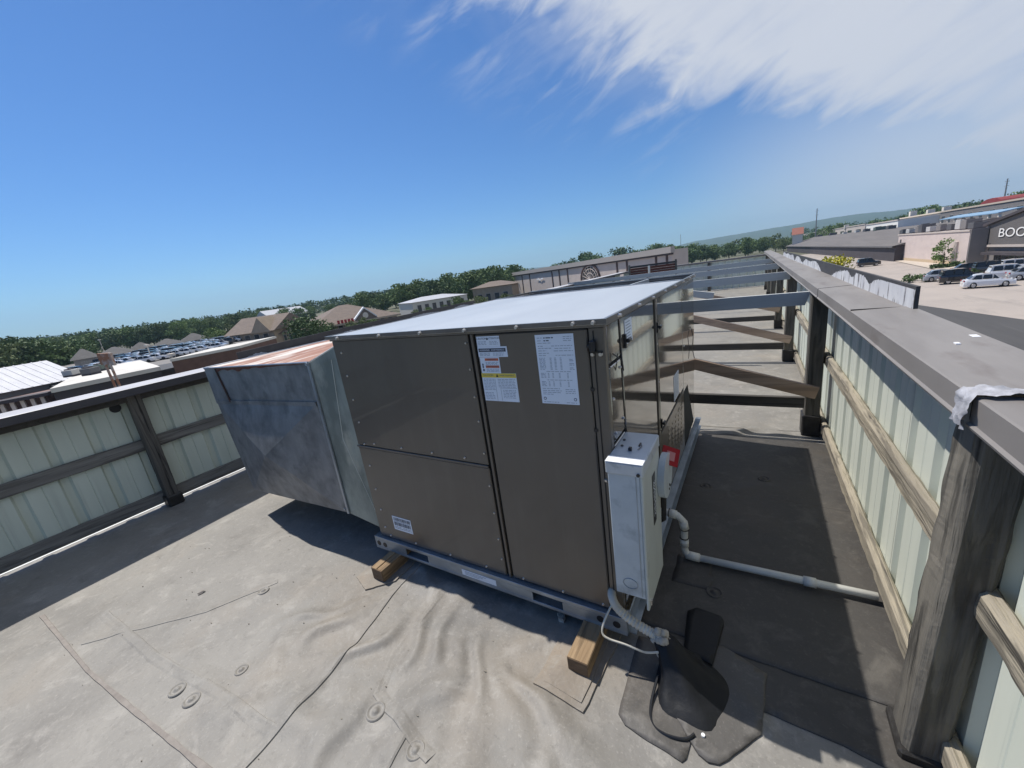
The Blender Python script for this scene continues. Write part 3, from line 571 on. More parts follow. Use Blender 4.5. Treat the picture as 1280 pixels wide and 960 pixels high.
# ------------------------------------------------------------------ galvanised duct elbow left of the unit
DY = -.01
duct = thing('sheet_metal_duct', 'weathered galvanised duct elbow with rusty top on the left of the unit', 'duct', (-.7, .3, .3))
def front(x, z, o=0): return (x, DY-o, z)
TL, TR, BR, BL = (-1.57, 1.176), (-.232, 1.215), (-.24, .255), (-1.437, .196); SLl, SRr = (-1.56, .921), (-.265, .971)
def lerp(a, b, t): return (a[0]+(b[0]-a[0])*t, a[1]+(b[1]-a[1])*t)
g = G(); TS1, TS2 = lerp(TL, TR, .135), lerp(SLl, SRr, .185)
for q, o in (((TL, TS1, TS2, SLl), .004), ((TS1, TR, SRr, TS2), .0)):
    c = ((q[0][0]+q[2][0])/2, (q[0][1]+q[2][1])/2)
    n = 8
    for i in range(n):
        for j in range(4):
            P = [lerp(lerp(q[0], q[3], b/4), lerp(q[1], q[2], b/4), a/n) for a, b in ((i, j), (i, j+1), (i+1, j+1), (i+1, j))]
            g.quad(*[front(*p, o+.004*mnoise.noise(Vector((p[0]*4, p[1]*5, 1)))) for p in P])
g.build('upper_panel', m_duct, duct, smooth=True)
g = G(); c = ((SLl[0]+BR[0])/2-.02, (SLl[1]+BL[1])/2+.03); cor = [SLl, SRr, BR, BL]    # cross-broken panel
for a, b in zip(cor, cor[1:]+cor[:1]):
    n = 10
    rowsv = []
    for j in range(n+1):
        row = []
        for i in range(n+1):
            p = lerp(lerp(a, b, i/n), c, j/n); row.append(front(*p, .07*j/n+.004*mnoise.noise(Vector((p[0]*5, p[1]*5, 4)))))
        rowsv.append(row)
    b0 = len(g.v); g.v += [v for r in rowsv for v in r]
    for j in range(n):
        for i in range(n): g.f.append((b0+j*(n+1)+i, b0+j*(n+1)+i+1, b0+(j+1)*(n+1)+i+1, b0+(j+1)*(n+1)+i)); g.mi.append(0)
g.build('cross_broken_panel', m_duct, duct)
g = G()
def flat(a, b, w, o0, o1):
    d = Vector((b[0]-a[0], 0, b[1]-a[1])).normalized(); nn = Vector((-d.z, 0, d.x))*w/2
    A, B = Vector(front(*a, o0)), Vector(front(*b, o0)); g.slab([A-nn, B-nn, B+nn, A+nn], (0, -1, 0), o1)
flat((SLl[0]+.01, SLl[1]), SRr, .026, .002, .005)
g.build('drive_cleat', m_duct, duct)
g = G(); flat(TS1, TS2, .012, .003, .007); g.build('rusty_seam', M('dark_rust_seam', (.05, .038, .034), (.10, .05, .035), scale=20, rough=.8), duct)
g = G(); flat(TR, BR, .018, .002, .008); g.disc(front(TR[0]-.006, TR[1]-.005, .01), (0, -1, 0), .010, .006, 8); g.disc(front(BR[0]-.02, BR[1]+.03, .01), (0, -1, 0), .008, .006, 8); g.build('corner_cleat', m_galv, duct)
g = G(); g.disc(front(-.86, .81, .018), (0, -1, 0), .012, .003, 8); g.build('hole', m_black, duct)
# rust eaten edge along the top of the front
g = G(); n = 90; tops = []; 
for i in range(n+1):
    p = lerp(TS1, TR, i/n); d = .014+.026*max(0, mnoise.noise(Vector((p[0]*9, 3, 0)))+.25)*(1.2 if i < n*.6 else .4)
    tops.append((front(p[0], p[1]+.002, .0055), front(p[0], p[1]-d*(1-.75*i/n), .0055)))
for a, b in zip(tops[:-1], tops[1:]): g.quad(a[0], a[1], b[1], b[0])
g.build('rust_run', m_rustd, duct)
# side facing the unit, tapering in to the cabinet
u0, u1 = (-.006, .035, 1.30), (-.006, .035, .168)
s0, s1 = (TR[0], DY, TR[1]), (BR[0], DY, BR[1])
g = G(); mid = tuple((a+b)/2 for a, b in zip(s0, u1))
def lerp3(a, b, t): return tuple(a[i]+(b[i]-a[i])*t for i in range(3))
cc = lerp3(lerp3(s0, u1, .5), lerp3(s1, u0, .5), .5); cc = (cc[0]-.012, cc[1]-.004, cc[2]+.02)
g.add([s0, u0, cc], [(0, 2, 1)]); g.add([u0, u1, cc], [(0, 2, 1)]); g.add([u1, s1, cc], [(0, 2, 1)]); g.add([s1, s0, cc], [(0, 2, 1)])
g.build('taper_side', m_duct2, duct)
g = G(); rr = .002; g.tube([lerp3(s0, u0, .75), cc], rr, 5); g.tube([cc, u1], rr, 5); g.tube([s0, u0], .005, 6); g.build('break_line', M('bright_galvanised_edge', (.55, .58, .55), rough=.4, metal=.3), duct)
G().slab([lerp3(s0, s1, .0), lerp3(u0, u1, .0), lerp3(u0, u1, .045), lerp3(s0, s1, .055)], (.55, -.2, 0), .008).build('corner_cleat', m_duct2, duct)
# top, underside, left and back
b = 1.35
TLb, TRb = (TL[0]-.02, b, TL[1]), (-.006, b, 1.30)
g = G(); n = 14
A_, B_, C_, D_ = (TL[0], DY-.004, TL[1]+.004), (TR[0], DY-.004, TR[1]+.004), (-.006, b, 1.305), (TL[0], b, TL[1]+.004)
rows = [[None]*(n+1) for _ in range(n+1)]
for i in range(n+1):
    for j in range(n+1):
        p = lerp3(lerp3(A_, B_, i/n), lerp3(D_, C_, i/n), j/n); rows[j][i] = (p[0], p[1], p[2]+.004*mnoise.noise(Vector((p[0]*3, p[1]*3, 7))))
g.v = [v for r in rows for v in r]
for j in range(n):
    for i in range(n): g.f.append((j*(n+1)+i, j*(n+1)+i+1, (j+1)*(n+1)+i+1, (j+1)*(n+1)+i)); g.mi.append(0)
g.quad((TR[0], DY-.004, TR[1]+.004), (-.006, .035, 1.305), (-.006, .4, 1.305), (-.05, .4, TR[1]+.01))
g.build('rusty_top', m_rust, duct)
g = G(); g.quad((BL[0], DY, BL[1]), (BR[0], DY, BR[1]), (-.02, b, .26), (BL[0], b, .20)); g.quad((TL[0], DY, TL[1]), (BL[0], DY, BL[1]), (BL[0], b, .20), (TL[0], b, TL[1])); g.quad((TL[0], b, TL[1]), (BL[0], b, .20), (-.02, b, .26), (-.02, b, 1.29))
g.build('rear_casing', m_duct, duct)
g = G(); g.tube([A_, B_], .006, 6); g.tube([A_, D_], .006, 6); g.build('top_hem', m_galv, duct)
G().box(-1.2, -.3, .25, 1.15, -.02, .22).build('curb_connector', m_duct, duct)

# ------------------------------------------------------------------ disconnect box, conduit, drain, boot
dx0, dx1, dy0, dy1, dz0, dz1 = UW+.004, 1.577, -.078, .172, .342, .885
dis = thing('disconnect_switch', 'tall grey electrical disconnect box with black nameplate on the corner of the unit', 'switch box', (1.5, .05, .6))
G().box(dx0, dx1-.010, dy0, dy1, dz0, dz1-.01, .003).build('box_body', m_box, dis)
G().box(dx1-.0095, dx1, dy0-.002, dy1+.002, dz0-.045, dz1-.012, .003).build('box_door', M('grey_enamel_door', (.50, .53, .50), (.43, .46, .44), scale=7, stretch=(1, 1, .3), c3=(.33, .36, .36), scale3=9, lo3=.62, hi3=.75, rough=.42), dis)
G().box(dx0-.004, dx1+.004, dy0-.008, dy1, dz1-.045, dz1, .004).build('rain_cap', m_boxtop, dis)
G().slab([(dx0-.003, dy0-.0085, dz1+.0005), (dx1+.003, dy0-.0085, dz1+.0005), (dx1+.003, dy0+.035, dz1+.0005), (dx0-.003, dy0+.035, dz1+.0005)], (0, 0, 1), .0015).build('cap_fold', m_white, dis)
g = G(); g.box(dx0+.05, dx0+.062, dy0+.085, dy0+.10, dz1, dz1+.012, .002); g.box(dx0+.075, dx0+.081, dy0+.13, dy0+.155, dz1, dz1+.004); g.disc((dx0+.02, dy0+.12, dz1), (0, 0, 1), .005, .004, 8); g.disc((dx0+.014, dy0+.17, dz1), (0, 0, 1), .005, .004, 8)
g.disc((dx1-.012, dy0-.008, dz1-.036), (0, -1, 0), .006, .004, 8); g.build('cap_fasteners', m_black, dis)
g = G(); g.tube([(dx0+.078, dy0+.15, dz1+.003), (dx0+.088, dy0+.13, dz1+.003), (dx0+.08, dy0+.10, dz1+.003)], .0015, 5); g.build('wire', m_seam, dis)
G().box(dx1-.024, dx1-.022, dy0-.0015, dy0+.001, dz0+.01, dz1-.05).build('fold_line', m_rail, dis)
g = G(); c = (dx0+.055, dy0-.0012, dz0+.055); g.tube([(c[0]+.026*math.cos(a*PI/12), c[1], c[2]+.022*math.sin(a*PI/12)) for a in range(25)], .0012, 5, False); g.build('knockout', m_rail, dis)
npl = G().box(dx1+.0002, dx1+.0015, .045, .088, .575, .775).build('nameplate', m_black, dis)
text('SIEMENS', .042, m_label, npl, lambda x, y: (dx1+.0021, .0665+y, .675+x*.92), name='lettering')
G().box(dx1-.004, dx1+.006, dy0+.015, dy0+.03, dz0-.03, dz0-.012).build('hasp', m_screw, dis)
# handle arm, red lock tag and cover plate on the side of the unit
hdl = thing('lockout_tag', 'red square lockout tag hung beside the grey switch box', 'tag', (1.56, .28, .75))
cpt = np.array([1.60, .255, .757]); en = np.array([.62, -.62, .48]); en /= np.linalg.norm(en); ex = np.cross(np.array([0, 0, 1.]), en); ex /= np.linalg.norm(ex); ey = np.cross(en, ex)
def rp(a, b_, o=0): return tuple(cpt+(ex*a+ey*b_)+en*o)
A45 = [rp(.050*math.cos(w), .050*math.sin(w)) for w in (.25, .25+PI/2, .25+PI, .25+1.5*PI)]
G().slab(A45, en, .008).build('tag_plate', m_red, hdl)
s_ = 1 if en @ (CAM-cpt) > 0 else -1
base_o = .0082 if s_ > 0 else -.0002
G().slab([rp(.025*math.cos(w), .025*math.sin(w), base_o) for w in (.25, .25+PI/2, .25+PI, .25+1.5*PI)], en*s_, .001).build('tag_print', M('pale_red_print', (.55, .22, .20), rough=.5), hdl)
g = G(); g.tube([rp(-.03, .05, .004), (1.50, .24, .82), (UW+.004, .24, .83)], .004, 6); g.build('hanger', m_pvc, hdl)
cv = thing('conduit_cover', 'pale round cover plate half hidden behind the grey switch box', 'cover plate', (1.47, .3, .7))
g = G(); g.tube([(1.578, .205, .70), (1.602, .205, .70)], [.088, .088], 28); g.build('cover_disc', m_box, cv)
g = G(); g.box(UW+.004, 1.578, .19, .22, .66, .74); g.tube([(1.585, .20, .64), (1.58, .205, .50), (1.50, .22, .42)], .010, 8); g.build('bracket', m_black, cv)
g = G(); g.disc((1.6022, .215, .635), (1, 0, 0), .005, .002, 8); g.disc((1.6022, .235, .640), (1, 0, 0), .005, .002, 8); g.disc((1.6022, .222, .650), (1, 0, 0), .005, .002, 8); g.build('cover_screws', m_black, cv)
pv = thing('drain_pipe', 'white plastic drain pipe running from the unit to the right fence', 'pipe', (1.9, .6, .05))
pts = [(1.462, .6, .262), (1.535, .6, .262), (1.565, .6, .254), (1.588, .6, .230), (1.596, .6, .20), (1.594, .6, .10), (1.595, .6, .060), (1.606, .6, .034), (1.63, .6, .027)]
G().tube(pts, .0175, 12).build('bend', m_pvc, pv, smooth=True)
G().tube([(1.62, .6, .027), (2.34, .6, .042)], .0165, 12).build('pipe', m_pvc, pv, smooth=True)
for a, b_ in (((1.525, .6, .262), (1.560, .6, .256)), ((1.590, .6, .225), (1.597, .6, .185)), ((1.594, .6, .125), (1.594, .6, .085)), ((1.60, .6, .030), (1.665, .6, .028)), ((2.09, .6, .0365), (2.135, .6, .0375))):
    G().tube([a, b_], .0215, 12).build('coupling', m_pvc, pv, smooth=True)
for p, n in (((1.523, .6, .262), (1, 0, -.05)), ((1.594, .6, .13), (0, 0, 1)), ((1.597, .6, .182), (0, 0, 1))): G().disc(p, n, .0225, .003, 12).build('solvent_ring', m_dark, pv)
fx = thing('flexible_conduit', 'ribbed cream flexible conduit curving from the unit to the roof boot', 'conduit', (1.5, 0, .2))
P0 = [Vector(p) for p in ((1.408, .02, .252), (1.416, -.016, .248), (1.438, -.034, .222), (1.478, -.036, .190), (1.53, -.034, .163), (1.575, -.034, .148), (1.590, -.034, .143))]
def spline(P, n):
    out = []
    for i in range(len(P)-1):
        a, b_, c_, d_ = P[max(i-1, 0)], P[i], P[i+1], P[min(i+2, len(P)-1)]
        for k in range(n):
            t = k/n; out.append(.5*((2*b_)+(c_-a)*t+(2*a-5*b_+4*c_-d_)*t*t+(3*b_-a-3*c_+d_)*t**3))
    out.append(P[-1]); return out
sp_ = spline(P0, 16); G().tube(sp_, [.0170+(.0012 if i % 4 < 2 else -.0010)*min(1, max(0, (i-30)/14)) for i in range(len(sp_))], 12).build('conduit', m_flex, fx, smooth=False)
g = G()
for k in range(26):
    p = Vector((1.602, -.035, .135))+Vector((rnd.gauss(0, .014), rnd.gauss(0, .014), rnd.gauss(0, .014))); r_ = rnd.uniform(.008, .016)
    g.tube([p-Vector((0, 0, r_)), p-Vector((0, 0, r_*.4)), p+Vector((0, 0, r_*.5)), p+Vector((0, 0, r_))], [r_*.4, r_, r_*.9, r_*.3], 7)
g.build('sealant_lump', m_putty, fx, smooth=True)
wr = G().tube(spline([Vector(p) for p in ((1.424, -.03, .235), (1.405, -.085, .195), (1.40, -.11, .155), (1.425, -.115, .140), (1.49, -.105, .130), (1.555, -.095, .115), (1.600, -.075, .115))], 10), .0042, 6).build('loose_wire', m_flex); meta(wr, 'thin cream wire looped below the ribbed conduit', 'wire')
bt = thing('pipe_boot', 'black rubber boot flashing wrapped round the conduit behind the switch box', 'roof boot', (1.67, -.06, 0))
g = G(); k = 40; prof = [(.150, .002, 0), (.143, .012, .05), (.120, .024, .16), (.094, .046, .35), (.074, .075, .58), (.058, .104, .8), (.046, .128, .96), (.036, .136, 1.0)]; vs = []; fs = []
for q, (r_, z, w) in enumerate(prof):
    for i in range(k):
        a = 2*PI*i/k; fold = .5*mnoise.noise(Vector((math.cos(a)*1.9, math.sin(a)*1.9, 3+w)))+.22*math.sin(5*a+w*2)*(1-w)
        rr = r_*(1+.22*fold*(1-.5*w)); vs.append((1.712-.095*w+rr*math.cos(a)*.82, -.075+.045*w+rr*math.sin(a)*.95, z+.010*mnoise.noise(Vector((math.cos(a)*2, math.sin(a)*2, q)))*(q > 0)))
for q in range(len(prof)-1):
    for i in range(k): fs.append((q*k+i, q*k+(i+1) % k, (q+1)*k+(i+1) % k, (q+1)*k+i))
fs.append(tuple(range((len(prof)-1)*k, len(prof)*k))); g.add(vs, fs); g.build('boot_cone', m_rubber, bt, smooth=True)
g = G(); g.tube([(1.60, -.035, .135), (1.615, -.03, .05), (1.62, -.03, .0)], .028, 12); g.build('boot_sleeve', m_rubber, bt, smooth=True)
ol = [(1.665, .05), (1.77, .03)]+[(1.775+.02*math.cos(a), .24+.035*math.sin(a)) for a in (0, .5, 1.0, 1.5)]+[(1.69, .285), (1.655, .25)]
fl = outline_sheet('rubber_flap', ol, .022, m_rubber, bt); fl.location = -Vector(bt.location)
cb = G().tube(spline([Vector(p) for p in ((1.60, -.10, .03), (1.596, -.20, .012), (1.615, -.262, .012), (1.66, -.275, .012), (1.715, -.262, .012), (1.74, -.235, .014))], 8), .005, 6).build('black_cable', m_black); meta(cb, 'thin black cable looped on the membrane in front of the rubber boot', 'cable')
G().disc((1.765, -.225, .008), (0, 0, 1), .006, .006, 10).build('button', m_white, bt)

# ------------------------------------------------------------------ fences (mansard screens) round the roof
def xr(y): return 2.252-.0105*y           # inner face of the right posts
def xl(y): return -2.42-.028*max(0, y-1)   # inner face of the left posts
PITCHR = .235
def siding(side, y0, y1, z0, z1, parent):
    """one ribbed sheet; side +1 right fence, -1 left fence"""
    g = G(); prof = []
    y = y0; n = int(round((y1-y0)/PITCHR))
    for k in range(n):
        b = y0+k*PITCHR
        prof += [(b, 0), (b+.062, 0), (b+.066, .004), (b+.070, 0), (b+.150, 0), (b+.164, .024), (b+.206, .024), (b+.220, 0)]
    prof.append((y0+n*PITCHR+.012, .0015))
    f = (lambda yy: xr(yy)+.142) if side > 0 else (lambda yy: xl(yy)-.118)
    vs = []
    for yy, d in prof:
        for t in (0, .0012):
            x = f(yy)+side*(d+t+.002)
            for z in (z0, z1): vs.append((x, yy, z))
    fs = []
    for i in range(len(prof)-1):
        a, b = i*4, i*4+4; fs += [(a, a+1, b+1, b), (a+2, b+2, b+3, a+3), (a, b, b+2, a+2), (a+1, a+3, b+3, b+1)]
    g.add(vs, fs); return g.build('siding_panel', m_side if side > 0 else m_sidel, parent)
fence_r = thing('parapet_fence', 'right roof-edge fence of pale ribbed siding on weathered posts under a brown coping', 'fence', (2.3, 6, 0))
fence_l = thing('parapet_fence', 'left roof-edge fence of shaded sage siding on grey posts, behind the duct', 'fence', (-2.5, 6, 0))
y = -3.06
while y < 15.4:
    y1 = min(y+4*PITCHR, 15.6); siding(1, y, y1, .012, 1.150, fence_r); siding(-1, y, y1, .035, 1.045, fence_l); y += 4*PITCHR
posts = [-2.43, -.03, 2.35, 4.75, 7.15, 9.55, 11.95, 14.3]
pr = []
for i, y in enumerate(posts):
    g = G(); near = abs(y+.03) < .1
    w = .094 if near else .100
    x0 = xr(y)+(.026 if near else -.012)
    timber(g, (x0+w/2, y+.062-.0, .0), (x0+w/2+(.020 if near else .006), y+.062-(.045 if near else 0), 1.16 if near else 1.155), w, .125, (1, 0, 0), .02 if near else .08, .0065 if near else .004, i+2, .014 if near else .008)
    g.build('post', m_post, fence_r); pr.append(x0)
    gg = G(); gg.box(x0-.010, x0+w+.010, y-.012, y+.136, .0, .13+.05*rnd.random() if not near else .035, .008); gg.build('post_flashing', m_tar, fence_r)
    if i+1 < len(posts):
        ya, yb = y+.02, posts[i+1]+.02
        for z, h in ((.610, .088), (.085, .088)):
            for a, b in ((ya, yb),):
                gp = G(); timber(gp, (xr(a)+.1195, a, z), (xr(b)+.1195, b-.004, z), .040, h, (1, 0, 0), .016 if i < 3 else .2, .0065 if i < 3 else .003, i*7+z*3, .011); gp.build('rail', m_purl, fence_r)
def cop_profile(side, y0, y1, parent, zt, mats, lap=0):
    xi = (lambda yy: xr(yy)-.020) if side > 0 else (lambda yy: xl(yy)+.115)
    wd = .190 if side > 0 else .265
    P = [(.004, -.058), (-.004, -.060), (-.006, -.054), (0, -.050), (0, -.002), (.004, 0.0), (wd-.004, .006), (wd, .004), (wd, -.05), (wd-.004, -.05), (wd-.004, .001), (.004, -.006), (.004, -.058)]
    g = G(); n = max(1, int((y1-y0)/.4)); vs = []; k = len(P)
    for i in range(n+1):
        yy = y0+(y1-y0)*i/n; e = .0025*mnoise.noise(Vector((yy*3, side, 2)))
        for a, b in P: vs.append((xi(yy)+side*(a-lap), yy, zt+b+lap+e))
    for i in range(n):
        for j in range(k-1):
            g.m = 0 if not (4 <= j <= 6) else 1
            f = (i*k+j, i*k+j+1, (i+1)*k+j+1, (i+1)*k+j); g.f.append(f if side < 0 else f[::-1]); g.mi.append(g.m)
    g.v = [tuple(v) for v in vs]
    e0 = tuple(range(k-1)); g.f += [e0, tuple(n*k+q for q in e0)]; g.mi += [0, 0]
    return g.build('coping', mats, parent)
cuts = [-3.2, -.185, .93, 1.95, 4.9, 7.9, 10.9, 15.7]
for i, (a, b) in enumerate(zip(cuts[:-1], cuts[1:])): cop_profile(1, a+.001, b-.001 if i != 0 else b-.02, fence_r, 1.188, [m_cop, m_cop], (.0, .003, .0, .002, 0, .002, 0)[i])
cuts = [-3.2, .35, 3.4, 6.4, 9.4, 12.4, 15.6]
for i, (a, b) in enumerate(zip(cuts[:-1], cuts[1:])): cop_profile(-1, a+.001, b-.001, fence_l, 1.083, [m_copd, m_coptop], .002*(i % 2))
G().box(xr(.93)-.022, xr(.93)+.172, .926, .9305, 1.130, 1.1965).build('joint_gap', m_dark, fence_r)
# torn tape at the coping joint
g = G(); nu, nv = 46, 9; vs = []; xi_ = xr(-.18)-.024
for i in range(nu+1):
    t = i/nu; Lp_ = .26*t                                              # up the inner face, then across the top
    if Lp_ < .062: bx_, bz_ = xi_-.004, 1.128+Lp_
    else: bx_, bz_ = xi_+(Lp_-.062), 1.1945
    wdt = (.030 if t < .3 else .030*(1-(t-.3)/.7)+.004)*(1+.5*mnoise.noise(Vector((t*9, 2, 0))))
    for k in range(nv+1):
        e = (k/nv-.5)*2; q = Vector((t*7, e*1.6, 3)); f_ = .0045+.0075*mnoise.noise(q)+.005*mnoise.noise(q*3.1)
        vs.append((bx_-(f_ if Lp_ < .062 else 0)+.004*mnoise.noise(q*2), -.197+e*wdt+.005*mnoise.noise(q*2.3+Vector((4, 4, 4))), bz_+(max(f_, .0006) if Lp_ >= .062 else .004*mnoise.noise(q*1.7))))
g.add(vs, [(a*(nv+1)+c, a*(nv+1)+c+1, (a+1)*(nv+1)+c+1, (a+1)*(nv+1)+c) for a in range(nu) for c in range(nv)])
g.build('torn_tape', m_tape, fence_r, smooth=True)
for x, y, l in ((2.33, .22, .018), (2.385, .30, .03)): G().box(x, x+l*.5, y, y+l, 1.190, 1.1975).build('paint_fleck', m_white, fence_r)
G().box(xr(-.2)-.014, xr(-.2)+.15, -.212, -.184, 1.135, 1.180).build('joint_gap', m_dark, fence_r)
# left posts, rails, header
lposts = [-2.68, -.28, 2.12, 4.52, 6.92, 9.32, 11.7, 14.2]
for i, y in enumerate(lposts):
    g = G(); x1 = xl(y); timber(g, (x1-.042, y+.042, -.005), (x1-.042, y+.042, 1.03), .086, .088, (1, 0, 0), .05, .004, i+31, .008); g.build('post', m_post, fence_l)
    gg = G(); gg.box(x1-.10, x1+.014, y-.014, y+.10, -.004, .10, .012); gg.build('post_flashing', m_tar, fence_l)
    if i+1 < len(lposts):
        ya, yb = y+.03, lposts[i+1]+.03
        for z, h in ((.575, .098), (.088, .098)):
            gp = G(); timber(gp, (xl(ya)-.1025, ya, z), (xl(yb)-.1025, yb-.004, z), .032, h, (1, 0, 0), .1, .003, i*5+z*9, .005); gp.build('rail', m_purlg, fence_l)
        gp = G(); timber(gp, (xl(ya)-.025, ya, 1.0), (xl(yb)-.025, yb-.004, 1.0), .035, .07, (1, 0, 0), .2, .002, i, .004); gp.build('header', m_dkbd, fence_l)
G().disc((-2.545, -.345, .93), (1, 0, 0), .036, .012, 18).build('pipe_hole', m_black, fence_l)
G().box(-2.80, -2.575, -3.1, 8, -.012, .004).build('edge_flashing', m_white, fence_l)
G().box(-2.80, -2.60, -3.1, 8, .004, .0165).build('edge_flashing', M('edge_shadow_strip', (.07, .07, .07), rough=.8), fence_l)  # dark strip painted as the shadow line between the white flashings
G().box(-2.83, -2.70, -3.1, 8, .0165, .032).build('edge_flashing', m_white, fence_l)
G().box(-2.74, -2.70, .05, .75, .0325, .045).build('edge_flashing', m_red, fence_l)
# back fence
fence_b = thing('parapet_fence', 'far roof-edge fence closing the end of the roof', 'fence', (0, 15.7, 0))
g = G(); X = np.arange(-2.85, 2.20, .235)
prof = []
for b in X: prof += [(b, 0), (b+.15, 0), (b+.164, .024), (b+.206, .024), (b+.22, 0)]
vs = [(a, 15.70+d, z) for a, d in prof for z in (.02, 1.02)]
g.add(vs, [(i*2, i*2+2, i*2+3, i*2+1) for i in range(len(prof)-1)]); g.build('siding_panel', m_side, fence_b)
G().box(-2.95, 2.25, 15.66, 15.86, 1.03, 1.09, .004).build('coping', m_cop, fence_b)
for x in (-1.9, .3): G().box(x, x+.1, 15.56, 15.66, 0, 1.03).build('post', m_post, fence_b)
# ------------------------------------------------------------------ cross beams and braces
for i, (y, lbl) in enumerate(((2.35, 'grey painted cross beam nearest the unit, cut at an angle at the right post'), (4.75, 'second grey painted cross beam beyond the unit'), (7.15, 'third grey painted cross beam beyond the unit'), (9.55, 'fourth and farthest grey painted cross beam'))):
    x0, x1 = xl(y)-.05, xr(y)-(.018 if i == 0 else -.02); zt = 1.135
    g = G(); g.add([(x0, y+a, z) for a in (-.040, -.002) for z in (zt-.095, zt)]+[(x1-(.03 if z < zt else 0)*(i == 0), y+a, z) for a in (-.040, -.002) for z in (zt-.095, zt)], [(0, 1, 3, 2), (4, 6, 7, 5), (0, 4, 5, 1), (2, 3, 7, 6), (1, 5, 7, 3), (0, 2, 6, 4)])
    o = g.build('cross_beam', m_beam); meta(o, lbl, 'beam', 'grey cross beams between the fences')
for i, (y, z0, sl_, lbl) in enumerate(((2.35, .402, -.272, 'brown diagonal brace board behind the unit, nearest the camera'), (4.75, .318, -.305, 'brown diagonal brace board at the second post'), (7.15, .36, -.29, 'brown diagonal brace board at the third post'))):
    x1 = xr(y)-.016; x0 = x1-(1.0-z0)/-sl_
    g = G(); timber(g, (x0, y-.065, z0+(x0-x1)*sl_), (x1+.07, y-.065, z0-.07*-sl_), .036, .092, (0, 1, 0), .25, .001, i, .002); o = g.build('brace_board', m_new); meta(o, lbl, 'board', 'diagonal brace boards')
for i, (y, z, lbl) in enumerate(((2.35, .290, 'dark creosoted board low across the roof behind the unit'), (4.75, .215, 'dark creosoted board low across the roof at the second post'), (7.15, .20, 'dark creosoted board low across the roof at the third post'))):
    g = G(); timber(g, (xl(y), y-.022, z), (xr(y)-.016, y-.022, z), .038, .086, (0, 1, 0), .4, .002, i+9, .003); o = g.build('low_board', m_dkbd); meta(o, lbl, 'board', 'dark low boards between the fences')
g = G(); timber(g, (.75, 4.62, 1.055), (1.40, 4.62, .925), .036, .088, (0, 1, 0), .3, .001, 4, .002); o = g.build('brace_board', m_beam); meta(o, 'short grey brace board ending in mid air beyond the unit', 'board')
# ------------------------------------------------------------------ sign backs standing on the copings
m_peel = M('peeling_white_paint', (.62, .62, .62), (.50, .50, .52), scale=9, stretch=(1, 1, .4), c3=(.16, .15, .155), scale3=19, st3=(1, 1, .3), lo3=.54, hi3=.62, rough=.6, bump=.2, bscale=40)
m_tarb = M('black_coating', (.035, .033, .036), (.055, .052, .052), scale=7, rough=.6, bump=.2, bscale=20)
m_peelg = M('peeling_grey_paint', (.36, .38, .42), (.28, .30, .34), scale=9, c3=(.12, .12, .13), scale3=15, lo3=.60, hi3=.68, rough=.6)
def signback(side, y0, y1, z0, z1f, peel, sdd, parent, fx):
    R_ = random.Random(sdd); g = G(); t = .012
    for a, b in zip(np.linspace(y0, y1, 12)[:-1], np.linspace(y0, y1, 12)[1:]):
        g.add([(fx(a), a, z0), (fx(b), b, z0), (fx(b), b, z1f(b)), (fx(a), a, z1f(a)), (fx(a)+side*t, a, z0), (fx(b)+side*t, b, z0), (fx(b)+side*t, b, z1f(b)), (fx(a)+side*t, a, z1f(a))], [(0, 1, 2, 3), (4, 7, 6, 5), (3, 2, 6, 7), (0, 3, 7, 4), (1, 5, 6, 2)])
    g.build('backing', m_tarb, parent)
    g = G(); yy = y0+.001; prev = None
    while yy < y1-.006:
        q = peel(yy)*(z1f(yy)-z0); q = min(max(q+.012*mnoise.noise(Vector((yy*31, sdd, 0)))+.006*mnoise.noise(Vector((yy*90, sdd, 5))), .003), z1f(yy)-z0-.012)
        cur = ((fx(yy)-side*.0015, yy, z0+.001), (fx(yy)-side*.0015, yy, z0+q))
        if prev: g.quad(prev[0], cur[0], cur[1], prev[1])
        prev = cur; yy += .012
    g.build('peeling_paint', m_peel if side > 0 else m_peelg, parent)
sb = thing('sign_back', 'white peeling back of a sign panel standing on the brown right coping', 'sign panel', (2.4, 3, 1.19))
def peel_r(y):
    b = .93+.08*math.sin(y*7.1)-.05*min(y-.845, 2.5)
    for c, w, d in ((1.55, .07, .25), (2.0, .10, .35), (3.0, .35, 1.1), (4.9, .25, .4), (6.0, .15, .5)): b -= d*math.exp(-((y-c)/w)**2)
    return b
signback(1, .845, 8.6, 1.170, lambda y: 1.282, peel_r, 5, sb, lambda y: xr(y)+.150)
sb2 = thing('sign_back', 'black and grey peeling back of a sign panel standing on the left coping', 'sign panel', (-2.65, 3, 1.09))
def peel_l(y):
    b = .04+.10*math.sin(y*4.3)
    for c, w, d in ((.86, .14, .45), (2.05, .25, .45), (3.6, .7, .55), (4.5, .3, .5)): b += d*math.exp(-((y-c)/w)**2)
    return b
signback(-1, .66, 4.9, 1.070, lambda y: 1.160+.022*min(y-.66, 1.2), peel_l, 8, sb2, lambda y: xl(y)-.155)
sb3 = thing('screen_panel', 'reddish brown boarded screen rising behind the far end of the left coping', 'screen', (-2.8, 14, 1.0))
pa, pb = atd(787, 335, 15.6), atd(845, 326, 15.4)
mr = M('red_brown_boards', (.14, .045, .03), (.09, .03, .022), scale=4, stretch=(.4, .4, 6), rough=.7)
for k in range(4):
    G().slab([(pa[0], pa[1], .88+k*.085), (pb[0], pb[1], .88+k*.085), (pb[0], pb[1], .957+k*.085), (pa[0], pa[1], .957+k*.085)], (0, 1, 0), .03).build('board', mr, sb3)
